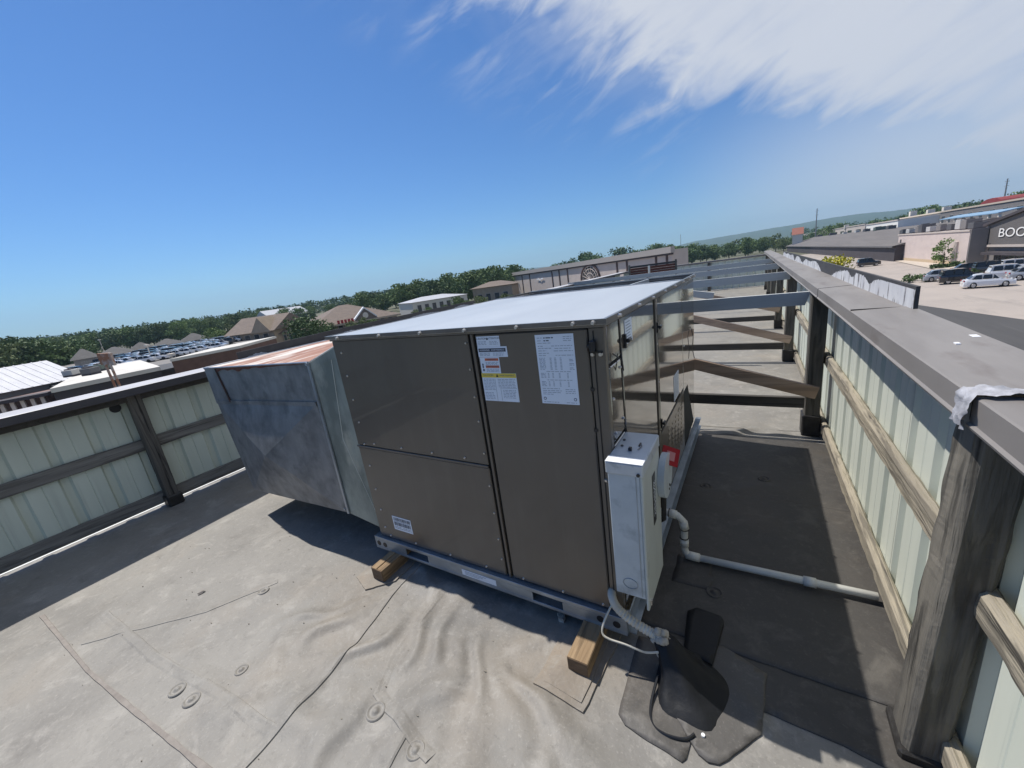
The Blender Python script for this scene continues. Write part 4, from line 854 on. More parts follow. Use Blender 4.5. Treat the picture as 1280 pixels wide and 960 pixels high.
G().slab([(pa[0], pa[1]-.002, 1.222), (pb[0]+.03, pb[1]-.002, 1.222), (pb[0]+.03, pb[1]-.002, 1.29), (pa[0], pa[1]-.002, 1.29)], (0, 1, 0), .06).build('cap_board', m_tarb, sb3)
for q in (pa, pb): G().box(q[0]-.03, q[0]+.03, q[1]-.05, q[1]-.003, 0, 1.34).build('frame_post', m_post, sb3)
G().tube([((pa[0]*.55+pb[0]*.45), pa[1]-.1, .9), ((pa[0]*.55+pb[0]*.45), pa[1]-.1, 1.24)], .035, 8).build('vent_pipe', m_pvc, sb3)

# ------------------------------------------------------------------ ground, lots and lanes
GD = lambda u, v, z=GZ: at(u, v, z)
m_ground = M('rough_ground', (.075, .085, .045), (.13, .12, .075), scale=.02, c3=(.20, .18, .15), scale3=.006, lo3=.55, hi3=.7, rough=.95)
g = G(); RR = 9000
g.add([(0, 0, GZ)]+[(RR*math.cos(2*PI*i/48), RR*math.sin(2*PI*i/48), GZ) for i in range(48)], [(0, i+1, (i+1) % 48+1) for i in range(48)]); g.build('ground', m_ground, kind='structure')
def flatsheet(name, pts, dz, mat, kind='structure', z=None):
    g = G(); g.add([(p[0], p[1], GZ+dz) for p in pts], [tuple(range(len(pts)))])
    o = g.build(name, mat, kind=kind); n = o.data.polygons[0].normal
    if n.z < 0: o.data.flip_normals()
    return o
m_lot = M('faded_lot', (.40, .345, .30), (.34, .295, .26), scale=.15, c3=(.27, .24, .215), scale3=.5, st3=(1, .25, 1), lo3=.55, hi3=.75, rough=.9)
m_asph = M('dark_asphalt', (.058, .056, .056), (.072, .069, .068), scale=.35, stretch=(2.0, .25, 1), rough=.85, c3=(.088, .084, .082), scale3=.8, st3=(2.5, .15, 1), lo3=.55, hi3=.75)
m_conc = M('pale_concrete', (.52, .45, .37), (.46, .40, .33), scale=.4, rough=.9)
flatsheet('parking_lot', [(4, 20), (4, 250), (80, 250), (160, 120), (160, -20), (30, -20), (12, 0)], .02, m_lot)
e1, e2 = GD(1150, 382), GD(1280, 400); dd = (e2-e1)/np.linalg.norm(e2-e1)
A1 = e1-dd*30; A2 = e2+dd*80
flatsheet('service_lane', [(A1[0], A1[1]), (A2[0], A2[1]), (3.2, A2[1]), (3.2, A1[1])], .04, m_asph)
LZ = -5.2
flatsheet('parking_lot', [tuple(at(u, v, LZ)[:2]) for u, v in ((40, 492), (330, 446), (352, 411), (250, 424), (60, 461))], LZ-GZ, M('left_lot', (.24, .225, .21), (.19, .18, .17), scale=.1, rough=.9))
flatsheet('street', [(-90, -80), (-90, 240), (-70, 240), (-70, -80)], .03, m_asph)
flatsheet('forecourt', [(-60, 40), (-60, 190), (-6, 190), (-6, 40)], .03, m_lot)
# painted bay lines
m_paint = M('road_paint', (.62, .60, .56), rough=.8)
# ------------------------------------------------------------------ generic buildings
def up2(P, h): return (P[0], P[1], h)
def footprint(A, B, depth):
    A = np.array(A[:2]); B = np.array(B[:2]); d = (B-A)/np.linalg.norm(B-A); n = np.array([-d[1], d[0]]); mid = (A+B)/2
    if (mid-CAM[:2])@n < 0: n = -n
    return A, B, B+n*depth, A+n*depth, d, n
def walls(t, A, B, depth, z0, z1, mat, name='wall'):
    a, b, c, e, d, n = footprint(A, B, depth); g = G(); P = [a, b, c, e]
    g.v = [(p[0], p[1], z) for z in (z0, z1) for p in P]; g.f = [(0, 1, 5, 4), (1, 2, 6, 5), (2, 3, 7, 6), (3, 0, 4, 7), (4, 5, 6, 7)]; g.mi = [0]*5
    return g.build(name, mat, t), (a, b, c, e, d, n)
def fbox(t, name, mat, F, s0, s1, z0, z1, out, thick):          # box on the front face: s along the front (m), out = how far proud
    a, b, c, e, d, n = F; p = lambda s, o, z: tuple(a+d*s-n*o)+(z,)
    g = G(); g.v = [p(s, o, z) for z in (z0, z1) for o in (out-thick, out) for s in (s0, s1)]; g.f = [(0, 2, 3, 1), (4, 5, 7, 6), (0, 1, 5, 4), (2, 6, 7, 3), (0, 4, 6, 2), (1, 3, 7, 5)]; g.mi = [0]*6
    return g.build(name, mat, t)
def hiproof(t, mat, F, z0, z1, over=.6, hip=True, name='roof'):
    a, b, c, e, d, n = F; Ln = np.linalg.norm(b-a); dp = np.linalg.norm(e-a); ins = dp/2 if hip else -over
    p = lambda s, q, z: tuple(a+d*s+n*q)+(z,)
    if Ln < 2*ins: ins = Ln*.45
    v = [p(-over, -over, z0), p(Ln+over, -over, z0), p(Ln+over, dp+over, z0), p(-over, dp+over, z0), p(ins, dp/2, z1), p(Ln-ins, dp/2, z1)]
    g = G(); g.v = v; g.f = [(0, 1, 5, 4), (2, 3, 4, 5), (1, 2, 5), (3, 0, 4), (0, 3, 2, 1)]; g.mi = [0]*5
    return g.build(name, mat, t)
m_glass = M('dark_glass', (.03, .035, .04), (.06, .065, .07), scale=1, rough=.12)
m_tanb = M('tan_brick', (.40, .31, .22), (.34, .26, .185), scale=.8, rough=.9)
m_brroof = M('brown_shingle', (.20, .155, .125), (.15, .118, .098), scale=.9, stretch=(1, 1, 5), rough=.9)
m_greyroof = M('grey_shingle', (.15, .145, .145), (.115, .11, .11), scale=.7, stretch=(1, 1, 5), rough=.9)
m_beige = M('beige_render', (.52, .45, .40), (.46, .40, .355), scale=.35, rough=.85)
m_pink = M('pinkish_block', (.60, .50, .45), (.54, .45, .41), scale=.5, stretch=(1, 1, 2), rough=.85)
m_wroof = M('white_metal_roof', (.50, .50, .52), (.42, .42, .44), scale=.4, stretch=(1, 4, 1), rough=.5)
m_dkwall = M('dark_brown_wall', (.065, .055, .060), (.05, .043, .047), scale=.4, rough=.8)
m_brick = M('brown_brick', (.15, .085, .065), (.12, .07, .055), scale=1.5, rough=.9)
m_flatw = M('white_flat_roof', (.66, .63, .58), (.55, .52, .47), scale=.25, rough=.8)
m_gstore = M('grey_store_wall', (.20, .185, .18), (.17, .16, .155), scale=.5, rough=.85)
m_cream = M('cream_render', (.66, .60, .52), rough=.85)
def windows(t, F, n, s0, s1, z0, z1, frac=.6, name='window', mat=None):
    w = (s1-s0)/n
    for i in range(n):
        f = fbox(t, name, M('window_frame', (.5, .47, .43), rough=.6), F, s0+w*i+w*(1-frac)/2, s0+w*(i+1)-w*(1-frac)/2, z0, z1, .06, .1)
        fbox(f, 'pane', mat or m_glass, F, s0+w*i+w*(1-frac)/2+.08, s0+w*(i+1)-w*(1-frac)/2-.08, z0+.08, z1-.08, .08, .015)
# ---- bookshop and neighbours on the right
A, B = GD(1120, 325), GD(1206, 333)
zz = -2.6
t = thing('retail_block', 'pinkish beige blank-walled shop block across the parking lot', 'building', (A[0], A[1], GZ))
za = ztop(A, 1120, 298); zb = ztop(B, 1206, 285); zz = (za+zb)/2
w_, F = walls(t, A, B, 42, GZ, zz, m_pink); Ln = np.linalg.norm(B[:2]-A[:2])
fbox(t, 'parapet_cap', m_beige, F, -.1, Ln+.1, zz-.02, zz+.25, .15, .4); fbox(t, 'base_course', M('tan_base', (.50, .38, .25), rough=.9), F, 0, Ln, GZ, GZ+.7, .06, .1)
fbox(t, 'pilaster', m_pink, F, Ln*.86, Ln*.90, GZ+.7, GZ+4.2, .25, .3); fbox(t, 'wall_light', m_white, F, 1.2, 1.8, zz-2.6, zz-2.2, .4, .4); fbox(t, 'wall_pipe', m_gstore, F, 2.0, 2.3, zz-3.2, zz-1, .2, .2)
C1, C2 = np.array([35.6, 102.2, GZ]), np.array([36.4, 93.0, GZ])
t2 = thing('grey_end_wall', 'plain grey end wall of the beige block beside the bookshop', 'building', (C1[0], C1[1], GZ))
zc = ztop(C1, 1236, 284)
walls(t2, np.array([B[0]+.05, B[1]-.35, 0]), np.array([C1[0]-.4, B[1]-.35, 0]), .3, GZ, zz+.3, m_gstore)  # thin grey wall set over the end face of the beige block
t3 = thing('bookshop', 'grey bookshop front with white block letters under a low gable', 'shop', (C1[0], C1[1], GZ))
dC = (C2-C1)/np.linalg.norm(C2-C1); Wd = 26.0; C2 = C1+dC*Wd
w_, F = walls(t3, C1, C2, 18, GZ, zc-.6, m_gstore)
a, b, c, e, d, n = F
P = lambda s, o, z: tuple(a+d*s-n*o)+(z,)
zp = zc+2.7
G().slab([P(-.4, .3, zc-2.9), P(Wd+.4, .3, zc-2.9), P(Wd+.4, .3, zc+.2), P(Wd/2, .3, zp), P(-.4, .3, zc+.2)], tuple(n)+(0,), 1.0).build('gable_front', M('sign_fascia', (.125, .115, .11), rough=.8), t3)
g = G(); g.slab([P(-.8, .7, zc+.2), P(Wd/2, .7, zp+.05), P(Wd/2, .7, zp+.45), P(-.8, .7, zc+.6)], tuple(n)+(0,), 2); g.build('gable_trim', m_dkwall, t3)
fbox(t3, 'corner_pier', m_beige, F, -.35, .25, GZ, zc+.1, .5, .6); fbox(t3, 'fascia_band', m_beige, F, .3, Wd, zc-3.2, zc-2.85, .45, .3)
fbox(t3, 'canopy', m_dkwall, F, 2.0, Wd-2, zc-4.3, zc-3.9, 1.6, 1.6)
text('BOOKS', 2.45, M('sign_white', (.82, .80, .76), rough=.5), t3, lambda x, y: P(8.3+x*1.27, .42, zc-1.05+y*.78), name='lettering')
for i in range(6):
    f = fbox(t3, 'shop_window', m_dkwall, F, 2.3+i*1.9, 4.05+i*1.9, GZ+.15, zc-4.4, .04, .1); fbox(f, 'pane', m_glass, F, 2.42+i*1.9, 3.93+i*1.9, GZ+.4, GZ+2.2, .06, .02); fbox(f, 'pane', m_glass, F, 2.42+i*1.9, 3.93+i*1.9, GZ+2.35, zc-4.5, .06, .02)
fbox(t3, 'wall_lamp', m_black, F, 1.0, 1.35, GZ+3.0, GZ+3.6, .3, .3)
flatsheet('pavement', [tuple((a+d*(-3)-n*4)), tuple(a+d*Wd-n*4), tuple(a+d*Wd+n), tuple(a+d*(-3)+n)], .14, m_conc)
K1, K2 = GD(1096, 322), GD(1208, 346)
flatsheet('pavement', [tuple(K1[:2]), tuple(K2[:2]), tuple(GD(1206, 333)[:2]), tuple(GD(1120, 325)[:2])], .13, m_conc)
# ---- long dark building with sloping grey roof
A, B = GD(1042, 320), GD(1117, 327); B = A+(B-A)*1.0
A = B+(A-B)*3.2
t = thing('long_low_building', 'long dark brown building with a grey sloping roof beyond the lot', 'building', (B[0], B[1], GZ))
ze = ztop(B, 1117, 308); w_, F = walls(t, A, B, 34, GZ, ze, m_dkwall); LnA = np.linalg.norm(B[:2]-A[:2])
a, b, c, e, d, n = F; P = lambda s, o, z: tuple(a+d*s-n*o)+(z,)
zr = zdrop(b+n*15, 11)
g = G(); g.quad(P(-2, .6, ze+.1), P(LnA+.4, .6, ze+.1), P(LnA+.4, -15, zr), P(-2, -15, zr)); g.quad(P(-2, -15, zr), P(LnA+.4, -15, zr), P(LnA+.4, -34, zr-.3), P(-2, -34, zr-.3)); g.add([P(LnA+.4, .6, ze+.1), P(LnA+.4, -15, zr), P(LnA+.4, -34, zr-.3), P(LnA+.4, -34, ze)], [(0, 1, 2, 3)])
g.build('roof', M('weathered_grey_roof', (.155, .140, .132), (.125, .113, .108), scale=.15, stretch=(4, .3, 1), rough=.9), t); fbox(t, 'eaves_fascia', m_greyroof, F, -2, LnA+.3, ze-.25, ze+.12, .7, .2)
def rtu(x, y, z, l, w, h, lbl, mat, rot=0):
    t = thing('rooftop_vent_unit', lbl, 'air conditioner', (x, y, z), 'small units on the far roofs'); g = G(); c, s_ = math.cos(rot), math.sin(rot)
    def bx(x0, x1, y0, y1, z0, z1, nm, mt):
        g = G(); g.box(x0, x1, y0, y1, z0, z1, .05); g.v = [(x+p[0]*c-p[1]*s_, y+p[0]*s_+p[1]*c, z+p[2]) for p in g.v]; return g.build(nm, mt, t)
    bx(-l/2, l/2, -w/2, w/2, .2, h, 'casing', mat); bx(-l/2, l/2, -w/2, w/2, 0, .2, 'curb', m_dkwall); bx(-l*.4, l*.1, -w*.3, w*.3, h, h+.15, 'fan_cowl', m_dkwall)
m_rtud = M('far_unit_dark', (.09, .09, .095), rough=.6); m_rtug = M('far_unit_green', (.10, .13, .11), rough=.6); m_rtul = M('far_unit_light', (.45, .44, .42), rough=.6)
def su_line(u, q):                        # distance along the front line offset q m back, at picture column u
    r_ = ray(u, 300)[:2]; o_ = a+n*q; return np.linalg.solve(np.array([[d[0], -r_[0]], [d[1], -r_[1]]]), CAM[:2]-o_)[0]
for i, (u, l, h, mt) in enumerate(((1040, 3.0, 1.4, m_rtud), (1024, 2.6, 1.1, m_rtud), (1082, 2.0, 1.3, m_rtud), (1098, 3.4, 1.5, m_rtug), (1112, 2.4, 1.4, m_rtud), (1070, 1.4, 1.2, m_rtul), (1055, 1.6, 1.0, m_rtul))):
    s_ = su_line(u, 16); pp = a+d*s_+n*16
    rtu(pp[0], pp[1], zr-.25, l, 1.6, h, ['dark boxy unit', 'low dark unit', 'small dark unit', 'long greenish unit', 'dark unit by the beige wall', 'pale small unit', 'low pale unit'][i]+' on the long grey roof beyond the coping', mt, .3)
# ---- far strips on the right: each a low building facing the lot
def strip_building(name, lbl, u0, v0, u1, v1, D0, D1, vt0, vt1, depth, mat, cap=None, z0=GZ):
    A, B = atd(u0, v0, D0), atd(u1, v1, D1); t = thing(name, lbl, 'building', (A[0], A[1], z0)); zt = (ztop(A, u0, vt0)+ztop(B, u1, vt1))/2
    w_, F = walls(t, A, B, depth, z0, zt, mat); L_ = np.linalg.norm(B[:2]-A[:2])
    if cap: fbox(t, 'parapet_cap', cap, F, -.2, L_+.2, zt-.05, zt+.5, .3, .8)
    return t, F, zt, L_
t, F, zt, L_ = strip_building('white_building', 'bright white low building beyond the long grey roof', 1082, 291, 1122, 284, 330, 262, 281.5, 276, 20, M('bright_white_wall', (.78, .76, .70), rough=.8), m_beige)
windows(t, F, 5, 4, L_-4, zt-4.5, zt-2.0, .35)
t, F, zt, L_ = strip_building('strip_mall', 'long beige strip mall running away below the hills', 1004, 302, 1081, 290, 680, 340, 293.5, 280, 20, m_beige, m_beige); windows(t, F, 12, 4, L_-4, zt-5, zt-2.2, .5)
t, F, zt, L_ = strip_building('strip_mall', 'long tan flat-roofed store behind the blue canopy', 1124, 284, 1300, 258, 320, 195, 271, 251.5, 40, m_gstore, M('tan_roof_edge', (.50, .42, .34), rough=.9)); windows(t, F, 14, 6, L_-6, zt-3, zt-1.6, .4)
for u, v, D_ in ((1058, 284, 400), (1030, 291, 500), (1141, 268, 310), (1163, 266, 295), (1183, 263, 285)):
    pp = atd(u, v, D_); rtu(pp[0], pp[1], pp[2]-1.6, 2.6, 2.6, 3.2, {1058: 'cream chimney-like vent on the long beige strip mall', 1030: 'pale vent near the far end of the beige strip mall', 1141: 'leftmost white vent on the tan store roof', 1163: 'middle white vent on the tan store roof', 1183: 'right white vent on the tan store roof'}[u], m_cream)
A = atd(1174, 276.5, 185); B = atd(1248, 265, 150); zc_ = (A[2]+B[2])/2
t = thing('blue_canopy', 'long pale blue canopy over grey units behind the beige block', 'canopy', (A[0], A[1], GZ)); F = footprint(A, B, 9); a, b, c, e, d, n = F; L_ = np.linalg.norm(b-a); P = lambda s, o, z: tuple(a+d*s-n*o)+(z,)
g = G(); g.slab([P(0, 0, zc_), P(L_, 0, zc_), P(L_, -4, zc_+.55), P(0, -4, zc_+.55)], (0, 0, 1), .2); g.build('canopy_roof', M('pale_blue_roof', (.17, .30, .44), (.22, .35, .48), scale=.3, rough=.5), t)
for k in range(8): fbox(t, 'canopy_post', m_cream, F, k*L_/7.2, k*L_/7.2+.5, GZ, zc_, -.3, .5)
rl = random.Random(4)
for i, (u, v) in enumerate(((1131, 291), (1140, 289), (1150, 289), (1158, 288), (1168, 286), (1180, 285), (1192, 283), (1203, 282), (1214, 281), (1224, 279))):
    D_ = 150-i*3.5; pp = atd(u, v, D_); rtu(pp[0], pp[1], zz-.02, rl.uniform(1.3, 2.6), 1.5, rl.uniform(1.0, 2.1), ['leftmost', 'second', 'third', 'fourth', 'fifth', 'sixth', 'seventh', 'eighth', 'ninth', 'rightmost'][i]+' of the grey units on the pinkish beige block roof', [m_rtud, m_rtul, m_gstore][i % 3], .2)
# red roofs
for (u, v, D, w2, lbl, lw) in ((1207, 264, 420, 15, 'distant dull red roof beside the trees, left of the two', .8), (1276, 251, 300, 14, 'larger red barrel roof above the bookshop', 1)):
    p0 = atd(u, v, D); t = thing('red_roofed_building', lbl, 'building', (p0[0], p0[1], GZ)); rt = np.array([CR[0], CR[1]])/np.hypot(CR[0], CR[1])
    A, B = p0[:2]-rt*w2/2, p0[:2]+rt*w2/2; w_, F = walls(t, A, B, 18, GZ, p0[2]-1.2, m_cream); a, b, c, e, d, n = F; L_ = w2; P = lambda s, o, z: tuple(a+d*s-n*o)+(z,)
    g = G(); k = 8; zz_ = p0[2]-1.2; vs = [P(s, -5+5.4*math.cos(PI*i/k), zz_+(3.0 if lw < 1 else 4.2)*math.sin(PI*i/k)) for s in (-.4, L_+.4) for i in range(k+1)]
    g.add(vs, [(i, i+1, k+2+i, k+1+i) for i in range(k)]+[tuple(range(k+1)), tuple(range(k+1, 2*k+2))]); g.build('roof', M('red_roof', (.30, .045, .045), (.24, .04, .04), scale=.4, rough=.7), t)
# small house with orange roof
A = atd(990, 305, 330); B = atd(1003, 303, 330); t = thing('small_cream_building', 'small cream building with orange-red gable roof below the mast', 'building', (A[0], A[1], GZ)); zt = ztop(A, 990, 294); w_, F = walls(t, A, B, 9, GZ, zt, m_cream); hiproof(t, M('orange_roof', (.30, .11, .075), rough=.8), F, zt, zt+4.2, .4, False)
# masts
def mast(u, vb, vt, D, lbl, r=.35):
    p0 = atd(u, vb, D); zt = ztop(p0, u, vt); t = thing('radio_mast', lbl, 'mast', (p0[0], p0[1], GZ)); x, y = p0[:2]
    G().tube([(x, y, GZ), (x, y, zt)], [r, r*.45], 6).build('pole', M('mast_steel', (.20, .20, .21), rough=.6), t)
    for k in range(5):
        z = zt-(zt-GZ)*.05*(k+.3); w = r*(.8+.9*(k % 2)); G().box(x-w, x+w, y-.1, y+.1, z, z+r*.3).build('antenna_arm', M('mast_steel', (.2, .2, .21)), t)
mast(1019.5, 292, 261, 380, 'grey radio mast standing over the far strip mall', .55); mast(1255, 250, 224, 420, 'tall pylon mast at the right edge behind the red roof', .6); mast(851, 306, 293, 700, 'thin distant mast in front of the blue hill', .5)
# ---- tan building across the street
A, B = atd(645, 362, 205), atd(840, 330, 108)
t = thing('big_store', 'long beige store with dark pilasters and a fan-shaped arch window', 'building', (A[0], A[1], GZ)); zt = (ztop(A, 641, 344.0)+ztop(B, 843, 309))/2+.4; ZS = zt
w_, F = walls(t, A, B, 5, GZ, zt-.4, m_beige); a, b, c, e, d, n = F; L_ = np.linalg.norm(b-a); P = lambda s, o, z: tuple(a+d*s-n*o)+(z,)
fbox(t, 'cornice', M('grey_cornice', (.36, .33, .30), rough=.8), F, -1, L_+.6, zt-1.1, zt+.35, .8, 1.2); fbox(t, 'cornice_band', m_dkwall, F, -.8, L_+.4, zt-1.55, zt-1.1, .4, .6)
mred = M('maroon_pilaster', (.075, .045, .04), rough=.8)
def su(u):                                       # distance along the front at picture column u
    dd_ = ray(u, 340)[:2]; Mx = np.array([[d[0], -dd_[0]], [d[1], -dd_[1]]]); return np.linalg.solve(Mx, CAM[:2]-a)[0]
for u in (652, 661.5, 690, 699, 709.5, 772, 784.5, 821, 834.5): s_ = su(u); fbox(t, 'pilaster', mred, F, s_-.28, s_+.28, GZ, zt-1.55, .25, .3)
sc_ = su(738); zc_ = zt-6.0; g = G(); k = 18; RA_ = 5.2
g.add([P(sc_, .3, zc_)]+[P(sc_+RA_*math.cos(PI*i/k), .3, zc_+RA_*.85*math.sin(PI*i/k)) for i in range(k+1)], [(0, i+1, i+2) for i in range(k)]); fan = g.build('fan_window', m_glass, t)
g = G()
for i in range(0, k+1, 2): q = PI*i/k; g.tube([P(sc_, .34, zc_), P(sc_+RA_*math.cos(q), .34, zc_+RA_*.85*math.sin(q))], .12, 4)
for r_ in (.5, .8, 1.0): g.tube([P(sc_+RA_*r_*math.cos(PI*i/k), .34, zc_+RA_*r_*.85*math.sin(PI*i/k)) for i in range(k+1)], .13, 4)
g.build('glazing_bars', m_beige, fan); g = G(); g.tube([P(sc_+RA_*1.12*math.cos(PI*i/k), .3, zc_+RA_*.95*math.sin(PI*i/k)) for i in range(k+1)], .35, 5); g.build('arch_band', mred, t)
sg = su(675); zg = zt-4.2
for q in (-1, 1): G().slab([P(sg+q*.2, .3, zg-.2), P(sg+q*1.4, .3, zg+.5), P(sg+q*3.4, .3, zg+.25), P(sg+q*3.5, .3, zg-.1), P(sg+q*1.5, .3, zg-.1), P(sg+q*.3, .3, zg-.7)], tuple(-n)+(0,), .15).build('wall_emblem', m_white, t)
for q, lbl in ((su(664), 0), (su(778), 1), (su(796), 1), (su(812), 1)): pass
# ---- tan brick hip-roofed buildings
def hip_building(lbl, u0, v0, u1, v1, D0, D1, vt0, vt1, depth, rise, wallm, roofm, nwin, name='brick_building', cat='building', hip=True, over=1.0):
    A, B = atd(u0, v0, D0), atd(u1, v1, D1); A[2] = B[2] = GZ; t = thing(name, lbl, cat, (A[0], A[1], GZ)); zt = (ztop(A, u0, vt0)+ztop(B, u1, vt1))/2
    w_, F = walls(t, A, B, depth, GZ, zt, wallm); hiproof(t, roofm, F, zt+.02, zt+rise, over, hip); L_ = np.linalg.norm(F[1]-F[0])
    if nwin: windows(t, F, nwin, 1, L_-1, GZ+.7, min(zt-.5, GZ+3.6), .55)
    return t, F, zt, L_
t, F, zt, L_ = hip_building('wide tan brick building with brown hip roof and round gable window', 395, 424, 498, 404, 125, 132, 411, 391, 22, 5.0, m_tanb, m_brroof, 9)
a, b, c, e, d, n = F; P = lambda s, o, z: tuple(a+d*s-n*o)+(z,); sgb = L_*.60
g = G(); g.slab([P(sgb-3.0, .8, zt-.4), P(sgb+3.0, .8, zt-.4), P(sgb+3.0, .8, zt+.4), P(sgb, .8, zt+3.1), P(sgb-3.0, .8, zt+.4)], tuple(n)+(0,), 5); gb = g.build('gable', m_brroof, t)
g = G(); g.slab([P(sgb-3.4, .95, zt+.2), P(sgb, .95, zt+3.3), P(sgb, .95, zt+3.75), P(sgb-3.4, .95, zt+.65)], tuple(n)+(0,), 1.2); g.build('gable_board', m_white, t)
g = G(); g.slab([P(sgb+3.4, .95, zt+.2), P(sgb, .95, zt+3.3), P(sgb, .95, zt+3.75), P(sgb+3.4, .95, zt+.65)], tuple(n)+(0,), 1.2); g.build('gable_board', m_white, t)
g = G(); g.disc(P(sgb, .82, zt+1.25), tuple(-n)+(0,), .85, .1, 16); g.build('round_window', m_cream, gb)
g = G()
for k in range(5): s_ = sgb-8.4+k*1.0; g.slab([P(s_, .82, zt+.05), P(s_+.7, .82, zt+.05), P(s_+.7, .82, zt+1.0), P(s_, .82, zt+1.0)], tuple(-n)+(0,), .1)
fbox(t, 'eaves', M('tan_eaves', (.42, .34, .26), rough=.8), F, -1, L_+1, zt-.5, zt, 1.15, 1.2); g.build('red_sign', m_red, t, kind='stuff')
t, F, zt, L_ = hip_building('lower tan brick wing with brown roof left of the gabled building', 350, 430, 394, 421, 122, 124, 418, 408, 12, 2.6, m_tanb, m_brroof, 5)
t, F, zt, L_ = hip_building('tan brick house with a steep brown gable roof at the lot edge', 290, 429, 345, 425, 128, 120, 417.5, 414, 14, 3.8, m_tanb, m_brroof, 4, 'brick_house', 'house', False)
a, b, c, e, d, n = F; P = lambda s, o, z: tuple(a+d*s-n*o)+(z,)
g = G(); g.slab([P(L_*.55, 1.0, zt-.2), P(L_*1.0, 1.0, zt-.2), P(L_*.775, 1.0, zt+3.6)], tuple(n)+(0,), 6); g.build('gable', m_tanb, t)
t, F, zt, L_ = hip_building('pale grey metal-roofed warehouse between the trees', 342, 403, 388, 396, 230, 235, 399, 389, 30, 4.0, M('pale_grey_cladding', (.46, .47, .48), rough=.6), M('pale_grey_metal_roof', (.40, .41, .43), (.36, .37, .39), scale=.2, rough=.5), 0, 'warehouse', 'building', False)
t, F, zt, L_ = hip_building('distant white-roofed low building among bushes', 516, 383, 584, 371, 150, 160, 379, 367, 14, 1.4, m_cream, m_wroof, 7, 'low_building', 'building', True, .4)
t, F, zt, L_ = hip_building('brown-roofed low building beside the beige store', 592, 372, 640, 361, 170, 165, 362, 354, 12, 2.0, m_tanb, m_brroof, 4)
for i, (u0, v0, u1, v1, D) in enumerate(((94, 457, 124, 451, 132), (126, 452, 168, 445, 138), (164, 446, 196, 440, 148), (196, 440, 228, 433, 152), (228, 434, 262, 428, 158))):
    hip_building(['leftmost grey-roofed townhouse past the crowded lot', 'grey-roofed townhouse second from the left past the crowded lot', 'middle grey-roofed townhouse past the crowded lot', 'grey-roofed townhouse fourth from the left past the crowded lot', 'rightmost grey-roofed townhouse past the crowded lot'][i], u0, v0, u1, v1, D, D, v0-6, v1-6, (9, 12, 8, 12, 10)[i], (2.2, 1.7, 2.0, 1.6, 2.1)[i], M('townhouse_wall', (.30, .275, .25), rough=.9), M('dark_shingle', (.10, .095, .092), (.075, .072, .07), scale=.7, rough=.9), 5, 'townhouse', 'house', True, .5)
# ---- left foreground roofs
def flat_building(lbl, px, zr_, mat_roof, mat_wall, name='flat_roofed_shop', thick=.5, h=None):
    pts = [at(u, v, zr_) for u, v in px]; t = thing(name, lbl, 'building', (pts[0][0], pts[0][1], GZ))
    G().slab([(p[0], p[1], zr_-thick) for p in pts], (0, 0, 1), thick*.999).build('roof', mat_roof, t)
    c = sum(pts)/len(pts); g = G(); q = [c+(p-c)*.985 for p in pts]; g.slab([(p[0], p[1], GZ) for p in q], (0, 0, 1), zr_-thick-GZ); g.build('wall', mat_wall, t); return t, pts
t, pts = flat_building('white flat-roofed shop just past the left fence', ((62, 486), (200, 458), (175, 450), (104, 463)), -3.4, m_flatw, m_dkwall)
for i, (u, v) in enumerate(((92, 470), (115, 468), (128, 463))): p0 = at(u, v, -3.4); rtu(p0[0], p0[1], -3.4, 1.5, 1.3, .9, ['left grey unit on the white shop roof', 'middle dark unit on the white shop roof', 'right grey unit on the white shop roof'][i], [m_rtul, m_rtud, m_rtug][i], .5)
t, pts = flat_building('brown brick shop with white roof past the left fence', ((212, 449), (300, 432), (345, 420), (262, 436)), -2.6, m_flatw, m_brick, thick=.35)
t, pts = flat_building('low black-roofed canopy beside the rusty sign', ((100, 487), (235, 455), (222, 452), (60, 482)), -4.2, M('black_flat_roof', (.03, .03, .033), rough=.7), m_dkwall, 'flat_canopy')
t = thing('white_roofed_hall', 'long white metal-roofed hall at the left edge of the view', 'building', tuple(at(40, 480, -3.6)[:2])+(GZ,))
A, B = at(-60, 503, -3.8), at(95, 471.5, -3.8); F = footprint(A, B, 22); w_, F = walls(t, A, B, 22, GZ, -3.9, M('hall_wall', (.22, .21, .21), rough=.8)); hiproof(t, m_wroof, F, -3.85, -1.2, .8, False)
a, b, c, e, d, n = F; L_ = np.linalg.norm(b-a)
g = G()
for k in range(13):
    s_ = k*L_/12; p = lambda q, z: np.array(tuple(a+d*s_+n*q)+(z,)); e_ = np.array(tuple(d*.18)+(0,)); p0_, p1_ = p(-.7, -3.83), p(11, -1.19); g.slab([p0_, p0_+e_, p1_+e_, p1_], (0, 0, 1), .05)
g.build('roof_rib', m_wroof, t, kind='stuff')
windows(t, F, 9, 1, L_-1, GZ+.6, GZ+2.8, .5)
t = thing('shop_front', 'open market stall front with pale posts left of the shop roof', 'stall', tuple(at(30, 507, -6)[:2])+(GZ,))
A, B = at(-20, 516, -5.6), at(62, 500, -5.6); w_, F = walls(t, A, B, 8, GZ, -4.6, M('stall_wall', (.30, .22, .19), (.16, .09, .08), scale=.8, rough=.9)); a, b, c, e, d, n = F; L_ = np.linalg.norm(b-a)
fbox(t, 'awning', m_dkwall, F, -.5, L_+.5, -4.9, -4.5, 1.5, 2.0)
for k in range(7): fbox(t, 'post', m_cream, F, k*L_/6.5, k*L_/6.5+.35, GZ, -4.9, 1.0, .3)
flatsheet('pavement', [tuple((a-n*6)), tuple(b-n*6), tuple(b), tuple(a)], .10, M('pink_paving', (.48, .36, .33), rough=.9))
